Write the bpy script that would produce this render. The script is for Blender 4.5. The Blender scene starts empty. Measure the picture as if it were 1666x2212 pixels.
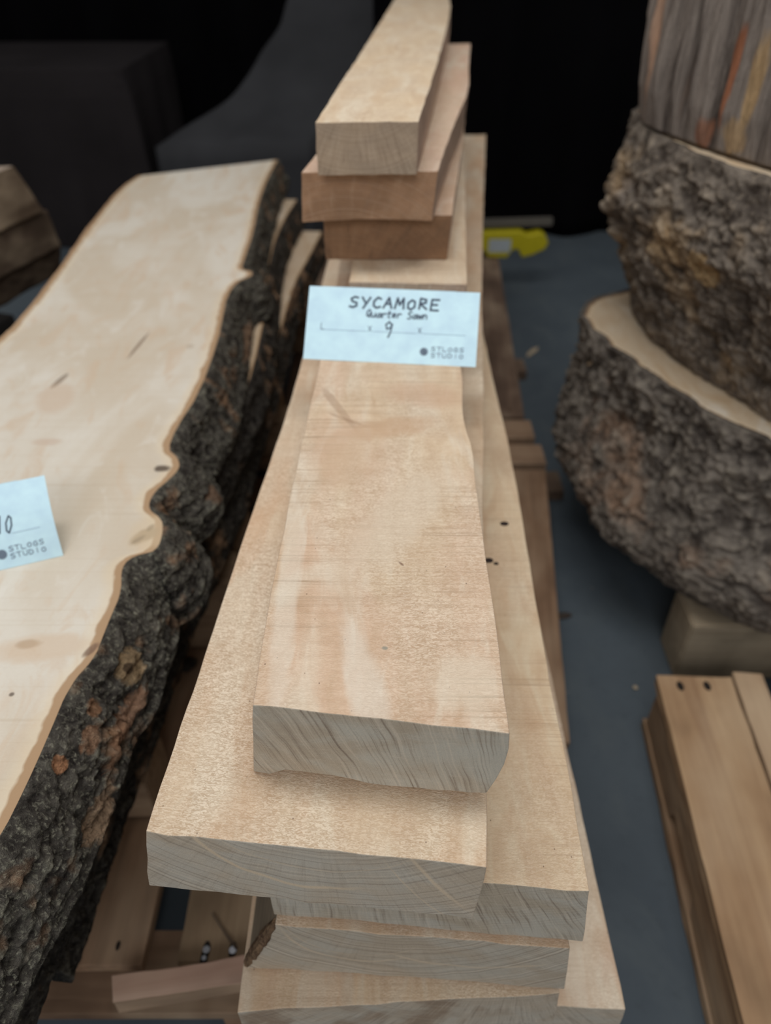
import bpy, bmesh, math, random
from mathutils import Vector, Matrix, noise

# ------------------------------------------------------------------ camera, world, lights, exposure
S = bpy.context.scene
COL = S.collection
FPX = 1600.0
PITCH = math.radians(39.0)
CAMH = 1.19                      # phone height above the concrete floor (m)
cp, sp = math.cos(PITCH), math.sin(PITCH)
cd = bpy.data.cameras.new('camera')
cam = bpy.data.objects.new('camera', cd); COL.objects.link(cam)
cam.location = (0, 0, CAMH)
cam.rotation_euler = (math.radians(90) - PITCH, 0, 0)
cd.sensor_fit = 'VERTICAL'; cd.sensor_height = 9.8; cd.sensor_width = 7.38
cd.lens = FPX * 9.8 / 2212.0
cd.clip_start = 0.02; cd.clip_end = 60
cd.dof.use_dof = True
cd.dof.focus_distance = 0.565
cd.dof.aperture_fstop = 1.05
S.camera = cam

W = bpy.data.worlds.new('world'); S.world = W; W.use_nodes = True
bg = W.node_tree.nodes['Background']
bg.inputs[0].default_value = (1.0, 0.99, 0.975, 1); bg.inputs[1].default_value = 0.36

def area(name, loc, rot, sx, sy, power, color):
    l = bpy.data.lights.new(name, 'AREA'); l.shape = 'RECTANGLE'; l.size = sx; l.size_y = sy
    l.energy = power; l.color = color
    o = bpy.data.objects.new(name, l); COL.objects.link(o)
    o.location = loc; o.rotation_euler = [math.radians(a) for a in rot]
    return o
area('ceiling_lamp', (-0.1, 0.75, 3.2), (0, 0, 0), 1.9, 0.55, 33, (1.0, 0.98, 0.95))
area('frontal_fill_light', (-0.5, -2.2, 2.7), (58, 0, -6), 2.2, 0.8, 31, (0.95, 0.97, 1.0))  # unseen soft fill added to brighten the cards and board ends

S.view_settings.view_transform = 'Standard'
S.view_settings.look = 'None'
S.view_settings.gamma = 1.0
S.view_settings.use_curve_mapping = False
S.view_settings.exposure = -0.04

# ------------------------------------------------------------------ helpers
R = random.Random(7)
def at(u, v, z):
    """point of a real horizontal plane (height z below the camera level) seen at a photo position"""
    a = (u - 833.0) / FPX; b = (v - 1106.0) / FPX
    dy = cp - sp * b; dz = -sp - cp * b
    t = z / dz
    return (a * t, dy * t)

def N1(x, y=0.0, z=0.0):
    return noise.noise(Vector((x, y, z)))
def FB(p, octv=4):
    return noise.fractal(p, 1.0, 2.1, octv)

class NT:
    def __init__(s, name):
        s.m = bpy.data.materials.new(name); s.m.use_nodes = True
        s.t = s.m.node_tree; s.n = s.t.nodes; s.l = s.t.links
        s.b = s.n['Principled BSDF']
        tc = s.n.new('ShaderNodeTexCoord'); s.P = tc.outputs['Object']
    def link(s, v, sock):
        if hasattr(v, 'is_output') or isinstance(v, bpy.types.NodeSocket): s.l.new(v, sock)
        elif isinstance(v, (tuple, list)):
            if len(v) == 3 and sock.type == 'RGBA': v = (*v, 1)
            sock.default_value = v
        else: sock.default_value = v
    def mapp(s, scale=(1, 1, 1), loc=(0, 0, 0), rot=(0, 0, 0), src=None):
        m = s.n.new('ShaderNodeMapping'); s.link(src if src is not None else s.P, m.inputs[0])
        m.inputs['Location'].default_value = loc; m.inputs['Rotation'].default_value = rot
        m.inputs['Scale'].default_value = scale
        return m.outputs[0]
    def noise(s, src, scale=1.0, detail=2, rough=.5, dist=0.0, dim='3D'):
        n = s.n.new('ShaderNodeTexNoise'); n.noise_dimensions = dim
        if dim == '1D': s.link(src, n.inputs['W'])
        else: s.link(src, n.inputs['Vector'])
        n.inputs['Scale'].default_value = scale; n.inputs['Detail'].default_value = detail
        n.inputs['Roughness'].default_value = rough; n.inputs['Distortion'].default_value = dist
        return n.outputs[0]
    def vor(s, src, scale=1.0, feature='F1', out=0):
        n = s.n.new('ShaderNodeTexVoronoi'); n.feature = feature
        s.link(src, n.inputs['Vector']); n.inputs['Scale'].default_value = scale
        return n.outputs[out]
    def math(s, op, a, b=0.0, c=0.0, clamp=False):
        n = s.n.new('ShaderNodeMath'); n.operation = op; n.use_clamp = clamp
        s.link(a, n.inputs[0]); s.link(b, n.inputs[1])
        if op in ('MULTIPLY_ADD', 'COMPARE'): s.link(c, n.inputs[2])
        return n.outputs[0]
    def mr(s, v, a, b, c=0.0, d=1.0, smooth=False):
        n = s.n.new('ShaderNodeMapRange'); n.clamp = True
        if smooth: n.interpolation_type = 'SMOOTHSTEP'
        s.link(v, n.inputs[0])
        for i, x in enumerate((a, b, c, d)): n.inputs[i + 1].default_value = x
        return n.outputs[0]
    def mix(s, f, a, b, mode='MIX'):
        n = s.n.new('ShaderNodeMix'); n.data_type = 'RGBA'; n.blend_type = mode
        s.link(f, n.inputs[0]); s.link(a, n.inputs[6]); s.link(b, n.inputs[7])
        return n.outputs[2]
    def bump(s, h, strength=.5, dist=.001, prev=None):
        n = s.n.new('ShaderNodeBump'); n.inputs['Strength'].default_value = strength
        n.inputs['Distance'].default_value = dist; s.link(h, n.inputs['Height'])
        if prev is not None: s.l.new(prev, n.inputs['Normal'])
        return n.outputs[0]
    def attr(s, name):
        n = s.n.new('ShaderNodeAttribute'); n.attribute_name = name
        return n.outputs['Fac']
    def xyz(s, src=None):
        n = s.n.new('ShaderNodeSeparateXYZ'); s.link(src if src is not None else s.P, n.inputs[0])
        return n.outputs
    def out(s, color, rough=.7, normal=None, spec=.3):
        s.link(color, s.b.inputs['Base Color']); s.link(rough, s.b.inputs['Roughness'])
        s.b.inputs['Specular IOR Level'].default_value = spec
        if normal is not None: s.l.new(normal, s.b.inputs['Normal'])
        return s.m

def face_mat(name, cream=(.66, .52, .37), pink=(.60, .43, .31), pale=(.76, .68, .55), seed=0.0,
             fleck=1.0, fdir=0.0, saw=.5, pinkness=.5, fs=1.0, fig=0.35, spots=()):
    s = NT(name)
    o = (seed * 3.1, seed * 1.7, seed * .9)
    big = s.noise(s.mapp((11, 3.0, 11), o), 1, 3, .55, .8)
    mid = s.noise(s.mapp((38, 9, 38), o), 1, 3, .6, 1.2)
    c = s.mix(s.mr(big, .62 - .25 * pinkness - .06, .62 - .25 * pinkness + .12, smooth=True), cream, pink)
    fl = s.noise(s.mapp((16, 4.5, 16), (o[1], o[0], 4), (0, 0, .25)), 1, 2, .5, 1.0)
    pm = s.mr(fl, .52, .66, smooth=True)
    c = s.mix(s.math('MULTIPLY', pm, .75), c, pale)
    c = s.mix(s.mr(mid, .42, .68), c, s.mix(.6, c, (.54, .35, .21), 'MIX'))
    c = s.mix(s.math('MULTIPLY', s.mr(mid, .45, .30), .5), c, pale)
    # ray fleck wavelets
    f1 = s.noise(s.mapp((260 * fs, 760 * fs, 260), o, (0, 0, fdir)), 1, 2, .55, 1.6)
    fm = s.mr(f1, .42, .58)
    am = s.mr(s.noise(s.mapp((14, 5, 14), (o[2], 3, o[0])), 1, 2), .38, .62, .25, 1.0)
    k = s.math('MULTIPLY', am, fleck * .50)
    c = s.mix(k, c, s.mix(fm, (.45, .33, .22), (.93, .83, .68)))
    # cross-grain saw lines
    sw = s.noise(s.mapp((5, 620, 5), (seed, 0, 0)), 1, 2, .6, .0)
    sm = s.mr(s.noise(s.mapp((9, 7, 9), (0, seed, 5)), 1, 2), .40, .60)
    sl = s.math('MULTIPLY', s.math('MULTIPLY', s.mr(sw, .54, .66), sm), saw * .9)
    c = s.mix(sl, c, (.40, .27, .17))
    # curly figure seen as brighter/darker cross bands
    fg = s.noise(s.mapp((12, 60, 12), (seed, 2, 0), (0, 0, .35)), 1, 2, .5, 1.0)
    c = s.mix(fig * .35, c, s.mix(s.mr(fg, .3, .7), (.50, .35, .22), (.88, .74, .56)))
    # little pores
    pv = s.vor(s.mapp((90, 60, 90), o), 1)
    c = s.mix(s.mr(pv, .055, .03, 0, .8), c, (.16, .10, .07))
    if spots:
        x, y, z = s.xyz()
        for (sx, sy, rx, ry, rot, col, k) in spots:
            dx = s.math('SUBTRACT', x, sx); dy = s.math('SUBTRACT', y, sy); ca, sa = math.cos(rot), math.sin(rot)
            px = s.math('ADD', s.math('MULTIPLY', dx, ca / rx), s.math('MULTIPLY', dy, sa / rx))
            py = s.math('ADD', s.math('MULTIPLY', dx, -sa / ry), s.math('MULTIPLY', dy, ca / ry))
            q = s.math('ADD', s.math('MULTIPLY', px, px), s.math('MULTIPLY', py, py))
            q = s.math('ADD', q, s.math('MULTIPLY', s.math('SUBTRACT', mid, .5), 2.6))
            c = s.mix(s.mr(q, 1.4, .2, 0, k, smooth=True), c, col)
    nb = s.bump(s.math('ADD', f1, s.math('MULTIPLY', sw, saw * .6)), .5, .0014)
    return s.out(c, .72, nb, .25)

def end_mat(name, c0=(0.480, 0.420, 0.342), dark=(0.228, 0.186, 0.150), pale=(0.720, 0.648, 0.540), cool=(0.516, 0.504, 0.450),
            ctr=(.05, -.30), ray=90, rr=22, ringf=520, ringk=.4, arcs=(), rayk=.8, seed=0.0, warm=None):
    s = NT(name)
    x, y, z = s.xyz()
    dx = s.math('SUBTRACT', x, ctr[0]); dz = s.math('SUBTRACT', z, ctr[1])
    wob = s.noise(s.mapp((18, 18, 18), (seed, 0, seed)), 1, 2)
    r = s.math('SQRT', s.math('ADD', s.math('MULTIPLY', dx, dx), s.math('MULTIPLY', dz, dz)))
    r = s.math('ADD', r, s.math('MULTIPLY', wob, .006))
    th = s.math('ADD', s.math('ARCTAN2', dx, dz), s.math('MULTIPLY', wob, .014))
    cmb = s.n.new('ShaderNodeCombineXYZ')
    s.link(s.math('MULTIPLY', th, ray), cmb.inputs[0]); s.link(s.math('MULTIPLY', r, rr), cmb.inputs[1])
    cmb.inputs[2].default_value = seed
    st = s.noise(cmb.outputs[0], 1, 3, .6, .2)
    rg = s.noise(s.math('MULTIPLY', r, ringf), 1, 3, .6, dim='1D')
    big = s.noise(s.mapp((14, 14, 24), (seed, 1, 2)), 1, 3, .6, .5)
    c = s.mix(s.mr(big, .35, .65, smooth=True), c0, cool)
    if warm: c = s.mix(s.mr(s.noise(s.mapp((20, 20, 20), (3, seed, 2)), 1, 2), .48, .62), c, warm)
    c = s.mix(s.mr(st, .46, .28, 0, rayk), c, dark)
    c = s.mix(s.mr(st, .54, .74, 0, rayk * .7), c, pale)
    c = s.mix(s.mr(rg, .45, .3, 0, ringk), c, dark)
    c = s.mix(s.mr(rg, .56, .7, 0, ringk * .8), c, pale)
    for (ax, az, ar, aw, ak, x0_, x1_) in arcs:
        ex = s.math('SUBTRACT', x, ax); ez = s.math('SUBTRACT', z, az)
        q = s.math('SQRT', s.math('ADD', s.math('MULTIPLY', ex, ex), s.math('MULTIPLY', ez, ez)))
        q = s.math('ADD', q, s.math('MULTIPLY', wob, .004))
        d = s.math('ABSOLUTE', s.math('SUBTRACT', q, ar))
        msk = s.math('MULTIPLY', s.mr(x, x0_, x0_ + .012), s.mr(x, x1_, x1_ - .02))
        c = s.mix(s.math('MULTIPLY', s.mr(d, aw, aw * .3, 0, ak), msk), c, (.70, .58, .43))
    scr = s.noise(s.mapp((40, 40, 900), (0, 0, seed), (0, .5, 0)), 1, 2)
    c = s.mix(s.mr(scr, .6, .75, 0, .25), c, pale)
    fine = s.noise(s.mapp((1400, 1400, 1400)), 1, 1)
    c = s.mix(.14, c, s.mix(s.mr(fine, .35, .65), (.12, .08, .055), (.62, .52, .40)))
    c = s.mix(.25, c, s.mix(1.0, c, (1.0, .88, .74), 'MULTIPLY'))
    nb = s.bump(s.math('ADD', st, s.math('MULTIPLY', fine, .4)), .45, .001)
    return s.out(c, .8, nb, .2)

def plain_wood(name, c1, c2, seed=0.0, gs=1.0, rough=.75, dark=(.08, .05, .03), knot=True, axis='Y'):
    s = NT(name)
    sc = (70 * gs, 4 * gs, 70 * gs) if axis == 'Y' else (4 * gs, 70 * gs, 70 * gs)
    g = s.noise(s.mapp(sc, (seed, seed * 2, 0)), 1, 4, .6, .6)
    b = s.noise(s.mapp((9, 5, 9), (0, seed, 1)), 1, 3)
    c = s.mix(s.mr(g, .32, .68), c1, c2)
    c = s.mix(s.mr(b, .45, .72, 0, .5), c, s.mix(.5, c, (.75, .6, .42)))
    c = s.mix(s.mr(b, .45, .3, 0, .55), c, tuple(x * .5 for x in c1))
    if knot:
        kv = s.vor(s.mapp((11, 5, 11), (seed, 3, 0)), 1)
        c = s.mix(s.mr(kv, .10, .05, 0, .8), c, dark)
    nb = s.bump(g, .3, .002)
    return s.out(c, rough, nb, .25)

def bark_mat(name, base=(.13, .115, .10), dark=(.035, .028, .024), pale=(.30, .28, .22), rust=(.33, .17, .085),
             seed=0.0, sc=1.0, rustk=.6, stretch=(1, 1, 1), palek=.8, lo=-.006, hi=.006, spots=()):
    s = NT(name)
    m = tuple(38 * sc * k for k in stretch)
    a = s.noise(s.mapp(m, (seed, 0, 0)), 1, 6, .68, .8)
    b = s.noise(s.mapp(tuple(150 * sc * k for k in stretch), (0, seed, 0)), 1, 4, .7, .5)
    d = s.noise(s.mapp(tuple(9 * sc * k for k in stretch), (0, 0, seed)), 1, 3, .6)
    h = s.attr('height')
    c = s.mix(s.mr(a, .36, .62), dark, base)
    c = s.mix(s.mr(b, .52, .70, 0, palek), c, pale)
    c = s.mix(s.mr(d, .56, .68, 0, rustk), c, s.mix(s.mr(a, .4, .65), rust, tuple(min(1, x * 1.7) for x in rust)))
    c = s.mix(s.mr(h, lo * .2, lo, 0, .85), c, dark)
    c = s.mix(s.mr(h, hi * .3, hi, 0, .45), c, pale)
    if spots:
        x, y, z = s.xyz()
        for (sx, sy, sz, rr, col, k) in spots:
            q = s.math('ADD', s.math('POWER', s.math('MULTIPLY', s.math('SUBTRACT', y, sy), 1 / rr[0]), 2.0), s.math('POWER', s.math('MULTIPLY', s.math('SUBTRACT', z, sz), 1 / rr[1]), 2.0))
            q = s.math('ADD', q, s.math('MULTIPLY', s.math('SUBTRACT', a, .5), 2.5))
            c = s.mix(s.mr(q, 1.1, .6, 0, k), c, s.mix(s.mr(b, .35, .65), tuple(v * .55 for v in col), col))
    n1 = s.bump(a, .9, .010)
    n2 = s.bump(b, .9, .003, n1)
    return s.out(c, .88, n2, .2)

def flat_mat(name, col, rough=.6, spec=.3, metal=0.0):
    s = NT(name); s.b.inputs['Metallic'].default_value = metal
    n = s.noise(s.mapp((60, 60, 60)), 1, 2)
    c = s.mix(s.mr(n, .3, .7), tuple(x * .93 for x in col), tuple(min(1, x * 1.05) for x in col))
    return s.out(c, rough, None, spec)

def tag(o, label=None, cat=None, group=None, kind=None):
    if label: o['label'] = label
    if cat: o['category'] = cat
    if group: o['group'] = group
    if kind: o['kind'] = kind
    return o

def new_obj(name, verts, faces, mats, parent=None, M=None, fmat=None, smooth=False, attrs=None):
    me = bpy.data.meshes.new(name)
    if M is not None:
        Mi = M.inverted()
        verts = [tuple(Mi @ Vector(v)) for v in verts]
    me.from_pydata([tuple(v) for v in verts], [], faces)
    for m in (mats if isinstance(mats, (list, tuple)) else [mats]): me.materials.append(m)
    if fmat: me.polygons.foreach_set('material_index', fmat)
    if smooth: me.polygons.foreach_set('use_smooth', [True] * len(me.polygons))
    if attrs:
        for k, vals in attrs.items():
            a = me.attributes.new(k, 'FLOAT', 'POINT'); a.data.foreach_set('value', vals)
    me.update()
    bm = bmesh.new(); bm.from_mesh(me); bmesh.ops.recalc_face_normals(bm, faces=bm.faces); bm.to_mesh(me); bm.free()
    o = bpy.data.objects.new(name, me); COL.objects.link(o)
    if parent is not None:
        o.parent = parent
        if M is not None: o.matrix_local = parent.matrix_basis.inverted() @ M
    elif M is not None: o.matrix_basis = M
    return o

def empty(name, loc, rz=0.0):
    o = bpy.data.objects.new(name, None); COL.objects.link(o)
    o.matrix_basis = Matrix.Translation(loc) @ Matrix.Rotation(rz, 4, 'Z')
    o.empty_display_size = .05
    return o

def resample(pts, n, curve=False):
    """resample polyline to n points by arc length"""
    d = [0.0]
    for a, b in zip(pts, pts[1:]): d.append(d[-1] + math.dist(a, b))
    out = []; j = 0
    for i in range(n):
        t = d[-1] * i / (n - 1)
        while j < len(d) - 2 and d[j + 1] < t: j += 1
        k = (t - d[j]) / max(1e-9, d[j + 1] - d[j])
        out.append(tuple(p + (q - p) * k for p, q in zip(pts[j], pts[j + 1])))
    return out

def smooth_pl(pts, it=2):
    for _ in range(it):
        q = [pts[0]]
        for a, b in zip(pts, pts[1:]):
            q.append(tuple(x * .75 + y * .25 for x, y in zip(a, b)))
            q.append(tuple(x * .25 + y * .75 for x, y in zip(a, b)))
        q.append(pts[-1]); pts = q
    return pts

def board(name, L, Rt, ztop, thick, mats, label=None, cat=None, group=None, n=60, m=14, k=4, parent=None,
          bl=(0, 0), br=(0, 0), lift=None, rough=.0012, seed=0.0, zf=None, wob=.0, bottom_y=0.0, yaw=None, bevel=.0010,
          wane=None):
    """sawn board between a left and a right top edge (front to back); z relative to the camera level"""
    Lr = resample(L, n); Rr = resample(Rt, n)
    z0 = CAMH + ztop
    org = Vector((Lr[0][0], Lr[0][1], z0 - thick))
    dx = (Lr[-1][0] + Rr[-1][0] - Lr[0][0] - Rr[0][0]) / 2; dy = (Lr[-1][1] + Rr[-1][1] - Lr[0][1] - Rr[0][1]) / 2
    yw = -math.atan2(dx, dy) if yaw is None else yaw
    M = Matrix.Translation(org) @ Matrix.Rotation(yw, 4, 'Z')
    idx = {}; V = []; F = []; FM = []
    fwd = Vector((dx, dy, 0)).normalized()
    for a in range(n):
        t = a / (n - 1)
        zt = z0 + (zf(t) if zf else 0.0)
        for i in range(m + 1):
            s_ = i / m
            x = Lr[a][0] * (1 - s_) + Rr[a][0] * s_; y = Lr[a][1] * (1 - s_) + Rr[a][1] * s_
            for j in range(k + 1):
                if 0 < a < n - 1 and 0 < i < m and 0 < j < k: continue
                q = j / k     # 0 top, 1 bottom
                px = x; py = y
                off = (bl[0] * (1 - s_) + br[0] * s_) * q
                px += off
                if wane: px += wane(t, s_, q)
                lf = lift(t, s_) if lift else 0.0
                pz = zt - q * (thick - lf)
                jit = rough
                px += jit * N1(px * 40 + seed, py * 22, pz * 60) * (1 if i in (0, m) else 0)
                pz += jit * N1(px * 35, py * 25 + seed, 3.3) * .8 * (1 if j in (0, k) else 0)
                pz += wob * N1(py * 2.2 + seed, s_ * 1.3, 0) * (1 if j == 0 else .6)
                if a == 0:
                    e = jit * 1.3 * N1(px * 60, pz * 30, seed)
                    px += fwd.x * (e + bottom_y * q); py += fwd.y * (e + bottom_y * q)
                idx[a, i, j] = len(V); V.append((px, py, pz))
    def quad(p, q, r_, s_, mm): F.append((idx[p], idx[q], idx[r_], idx[s_])); FM.append(mm)
    for a in range(n - 1):
        for i in range(m):
            quad((a, i, 0), (a, i + 1, 0), (a + 1, i + 1, 0), (a + 1, i, 0), 0)
            quad((a, i, k), (a + 1, i, k), (a + 1, i + 1, k), (a, i + 1, k), 0)
        for j in range(k):
            quad((a, 0, j), (a + 1, 0, j), (a + 1, 0, j + 1), (a, 0, j + 1), 1)
            quad((a, m, j), (a, m, j + 1), (a + 1, m, j + 1), (a + 1, m, j), 1)
    for a in (0, n - 1):
        for i in range(m):
            for j in range(k): quad((a, i, j), (a, i, j + 1), (a, i + 1, j + 1), (a, i + 1, j), 2)
    o = new_obj(name, V, F, mats, parent, M, FM)
    if bevel:
        b = o.modifiers.new('b', 'BEVEL'); b.width = bevel; b.segments = 2; b.limit_method = 'ANGLE'; b.angle_limit = math.radians(50)
        b.material = -1
    tag(o, label, cat, group)
    return o

def box(name, c, d, mat, parent=None, rz=0.0, bev=.002, label=None, cat=None, group=None, kind=None, tilt=(0, 0)):
    """bevelled block; c centre (world), d size"""
    bm = bmesh.new(); bmesh.ops.create_cube(bm, size=1.0)
    for v in bm.verts: v.co = Vector((v.co.x * d[0], v.co.y * d[1], v.co.z * d[2]))
    if bev: bmesh.ops.bevel(bm, geom=bm.edges[:], offset=bev, segments=2, affect='EDGES')
    me = bpy.data.meshes.new(name); bm.to_mesh(me); bm.free(); me.materials.append(mat)
    o = bpy.data.objects.new(name, me); COL.objects.link(o)
    M = Matrix.Translation(c) @ Matrix.Rotation(rz, 4, 'Z') @ Matrix.Rotation(tilt[0], 4, 'X') @ Matrix.Rotation(tilt[1], 4, 'Y')
    if parent is not None:
        o.parent = parent; o.matrix_local = parent.matrix_basis.inverted() @ M
    else: o.matrix_basis = M
    tag(o, label, cat, group, kind)
    return o

# ------------------------------------------------------------------ setting: floor
FZ = 0.0
s = NT('concrete')
a = s.noise(s.mapp((3, 3, 3)), 1, 5, .6, .3); b = s.noise(s.mapp((45, 45, 45)), 1, 4, .7); d = s.noise(s.mapp((9, 5, 9)), 1, 4, .6, .5)
c = s.mix(s.mr(a, .3, .7), (.068, .085, .102), (.093, .115, .134))
c = s.mix(s.mr(d, .5, .7, 0, .6), c, (.100, .120, .132)); c = s.mix(s.mr(b, .55, .72, 0, .35), c, (.05, .06, .07))
vv = s.vor(s.mapp((14, 14, 14)), 1); c = s.mix(s.mr(vv, .05, .03, 0, .5), c, (.25, .23, .2))
concrete = s.out(c, .75, s.bump(b, .2, .002), .2)
G = 26
fv = [(-6 + 12 * i / G, -3 + 10.5 * j / G, 0.0) for j in range(G + 1) for i in range(G + 1)]
ff = [(j * (G + 1) + i, j * (G + 1) + i + 1, (j + 1) * (G + 1) + i + 1, (j + 1) * (G + 1) + i) for j in range(G) for i in range(G)]
nv = len(fv)
fv += [(-6, -3, -.1), (6, -3, -.1), (6, 7.5, -.1), (-6, 7.5, -.1)]
ff.append((nv, nv + 3, nv + 2, nv + 1))
ff += [tuple(list(range(0, G + 1)) + [nv + 1, nv]), tuple([j * (G + 1) + G for j in range(G + 1)] + [nv + 2, nv + 1]),
       tuple([G * (G + 1) + i for i in range(G, -1, -1)] + [nv + 3, nv + 2]), tuple([j * (G + 1) for j in range(G, -1, -1)] + [nv, nv + 3])]
tag(new_obj('floor', fv, ff, concrete), 'blue grey bare concrete floor', None, None, 'structure')

# ------------------------------------------------------------------ black cloth backdrop
def cloth_mat(name, col, rough=.8, spec=.1):
    s = NT(name)
    n = s.noise(s.mapp((3, 3, 3)), 1, 3)
    c = s.mix(s.mr(n, .3, .7), tuple(x * .8 for x in col), tuple(x * 1.2 for x in col))
    w = s.noise(s.mapp((700, 700, 700)), 1, 1)
    return s.out(c, rough, s.bump(w, .15, .0008), spec)
black = cloth_mat('black_drape', (.0032, .0030, .0036), .95, .03)
black2 = cloth_mat('black_table_cloth', (.020, .017, .018), .8, .1)
black3 = cloth_mat('lit_black_cloth', (.040, .041, .045), .7, .15)  # black cloth too; the overhead light it catches is put into a greyer colour

def curtain(name, x0, x1, y, z0, z1, mat, label, folds=7, amp=.05, seed=0, n=260, m=20, rz=0.0):
    V = []; F = []
    for side in (0, 1):
        for j in range(m + 1):
            q = j / m
            for i in range(n + 1):
                t = i / n; x = x0 + (x1 - x0) * t
                yy = y + amp * (.4 + .6 * (1 - q)) * math.sin(t * folds * 2 * math.pi + 1.3 * N1(t * 5, seed)) + amp * .5 * N1(t * folds * 3, q * 1.2, seed)
                V.append((x, yy + side * .006, z0 + (z1 - z0) * q))
    W_ = n + 1; H_ = (m + 1) * W_
    for sd in (0, 1):
        for j in range(m):
            for i in range(n):
                p = sd * H_ + j * W_ + i; F.append((p, p + 1, p + W_ + 1, p + W_))
    for i in range(n):
        for j in (0, m): p = j * W_ + i; F.append((p, p + 1, p + 1 + H_, p + H_))
    for j in range(m):
        for i in (0, n): p = j * W_ + i; F.append((p, p + W_, p + W_ + H_, p + H_))
    o = new_obj(name, V, F, mat, None, Matrix.Translation(((x0 + x1) / 2, y, z0)), smooth=True)
    return tag(o, label, 'curtain')
curtain('black_curtain', -.05, 4.2, 3.56, 0.003, 1.70, black, 'black floor-length curtain hanging behind the log rounds on the right', 13, .045, 1, n=330)
curtain('black_curtain', -4.6, .15, 4.75, 0.003, 2.17, black, 'black curtain hanging at the back left beyond the cloth-covered table', 12, .05, 2, n=330)

def heightcloth(name, xs, ys, zfun, mat, label, cat, thick=.008, skirt=None):
    """cloth laid as a height field with a closed underside"""
    nx, ny = len(xs), len(ys); V = []; F = []
    for sd in (0, 1):
        for j in range(ny):
            for i in range(nx):
                x, y, z = zfun(i / (nx - 1), j / (ny - 1)); V.append((x, y, z - sd * thick))
    H_ = nx * ny
    for sd in (0, 1):
        for j in range(ny - 1):
            for i in range(nx - 1):
                p = sd * H_ + j * nx + i; F.append((p, p + 1, p + nx + 1, p + nx))
    for i in range(nx - 1):
        for j in (0, ny - 1): p = j * nx + i; F.append((p, p + 1, p + 1 + H_, p + H_))
    for j in range(ny - 1):
        for i in (0, nx - 1): p = j * nx + i; F.append((p, p + nx, p + nx + H_, p + H_))
    o = new_obj(name, V, F, mat, None, Matrix.Translation((V[0][0], V[0][1], FZ)), smooth=True)
    return tag(o, label, cat)

def draped_table(name, x0, x1, y0, y1, h, mat, label, seed, flare=.03):
    """table under a floor-length cloth: top sheet with skirt of soft folds all round"""
    per = []
    n = 60
    for i in range(n): per.append((x0 + (x1 - x0) * i / n, y0, 0, -1))
    for i in range(24): per.append((x1, y0 + (y1 - y0) * i / 24, 1, 0))
    for i in range(n): per.append((x1 - (x1 - x0) * i / n, y1, 0, 1))
    for i in range(24): per.append((x0, y1 - (y1 - y0) * i / 24, -1, 0))
    P = len(per); V = []; F = []; m = 14
    for j in range(m + 1):
        q = j / m
        for i, (x, y, nx_, ny_) in enumerate(per):
            w = q * (flare + .028 * math.sin(i * .75 + 2 * N1(i * .2, seed)) + .02 * N1(i * .3, q, seed))
            rr = .012 * (1 - max(0, 1 - q * 8)) 
            V.append((x + nx_ * (w + rr), y + ny_ * (w + rr), h - q * (h - .004) - (0 if j else 0)))
    c0 = len(V); V.append(((x0 + x1) / 2, (y0 + y1) / 2, h + .002))
    for j in range(m):
        for i in range(P):
            F.append((j * P + i, j * P + (i + 1) % P, (j + 1) * P + (i + 1) % P, (j + 1) * P + i))
    for i in range(P): F.append((i, (i + 1) % P, c0))
    c1 = len(V); V.append(((x0 + x1) / 2, (y0 + y1) / 2, .004))
    for i in range(P): F.append((m * P + i, m * P + (i + 1) % P, c1))
    o = new_obj(name, V, F, mat, None, Matrix.Translation(((x0 + x1) / 2, (y0 + y1) / 2, 0)), smooth=False)
    b_ = o.modifiers.new('b', 'BEVEL'); b_.width = .02; b_.segments = 3; b_.limit_method = 'ANGLE'; b_.angle_limit = math.radians(50)
    return tag(o, label, 'table')
draped_table('cloth_covered_table', -3.6, -1.06, 3.42, 4.25, .70, black2, 'low table under a floor-length black cloth, back left', 3)

def ray(u, v, y):
    a_ = (u - 833.0) / FPX; b_ = (v - 1106.0) / FPX
    t = y / (cp - sp * b_)
    return Vector((a_ * t, y, CAMH + (-sp - cp * b_) * t))
# slanting black cloth between the table and the stack, painted grey for caught light
lo_l, lo_r = ray(335, 318, 3.35), ray(668, 306, 3.35)
hi_l, hi_r = ray(640, -40, 4.15), ray(880, -40, 4.15)
V = []; F = []; n1, n2 = 40, 40
for j in range(n2 + 1):
    q = j / n2
    for i in range(n1 + 1):
        t = i / n1
        p = lo_l.lerp(lo_r, t).lerp(hi_l.lerp(hi_r, t), q)
        p.x += (1 - t) * (.14 * math.sin(q * math.pi * 1.0) * .6 + .03 * N1(q * 4, 2)) + .01 * N1(t * 5, q * 5)
        p.z += .03 * N1(t * 3, q * 2.5, 5) - .05 * math.sin(q * math.pi)
        V.append(tuple(p))
W_ = n1 + 1; T_ = len(V)
for j in range(n2):
    for i in range(n1):
        p = j * W_ + i; F.append((p, p + 1, p + W_ + 1, p + W_))
# hem hanging to the floor all round
ring = [i for i in range(n1 + 1)] + [j * W_ + n1 for j in range(1, n2 + 1)] + [n2 * W_ + i for i in range(n1 - 1, -1, -1)] + [j * W_ for j in range(n2 - 1, 0, -1)]
prev = ring
for lv in range(1, 7):
    cur = []
    for a_, i in enumerate(ring):
        x, y, z = V[i]; q = lv / 6
        w = .012 * math.sin(a_ * .9) * q
        cur.append(len(V)); V.append((x + w, y + w, z * (1 - q) + .004 * q))
    for a_ in range(len(ring)):
        b_ = (a_ + 1) % len(ring); F.append((prev[a_], prev[b_], cur[b_], cur[a_]))
    prev = cur
F.append(tuple(prev))
o = new_obj('draped_cloth', V, F, black3, None, Matrix.Translation((lo_l.x, lo_l.y, 0)), smooth=True)
tag(o, 'black cloth, greyed to show caught light, draped over a slanting form, behind the wide slab', 'cloth')

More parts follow.
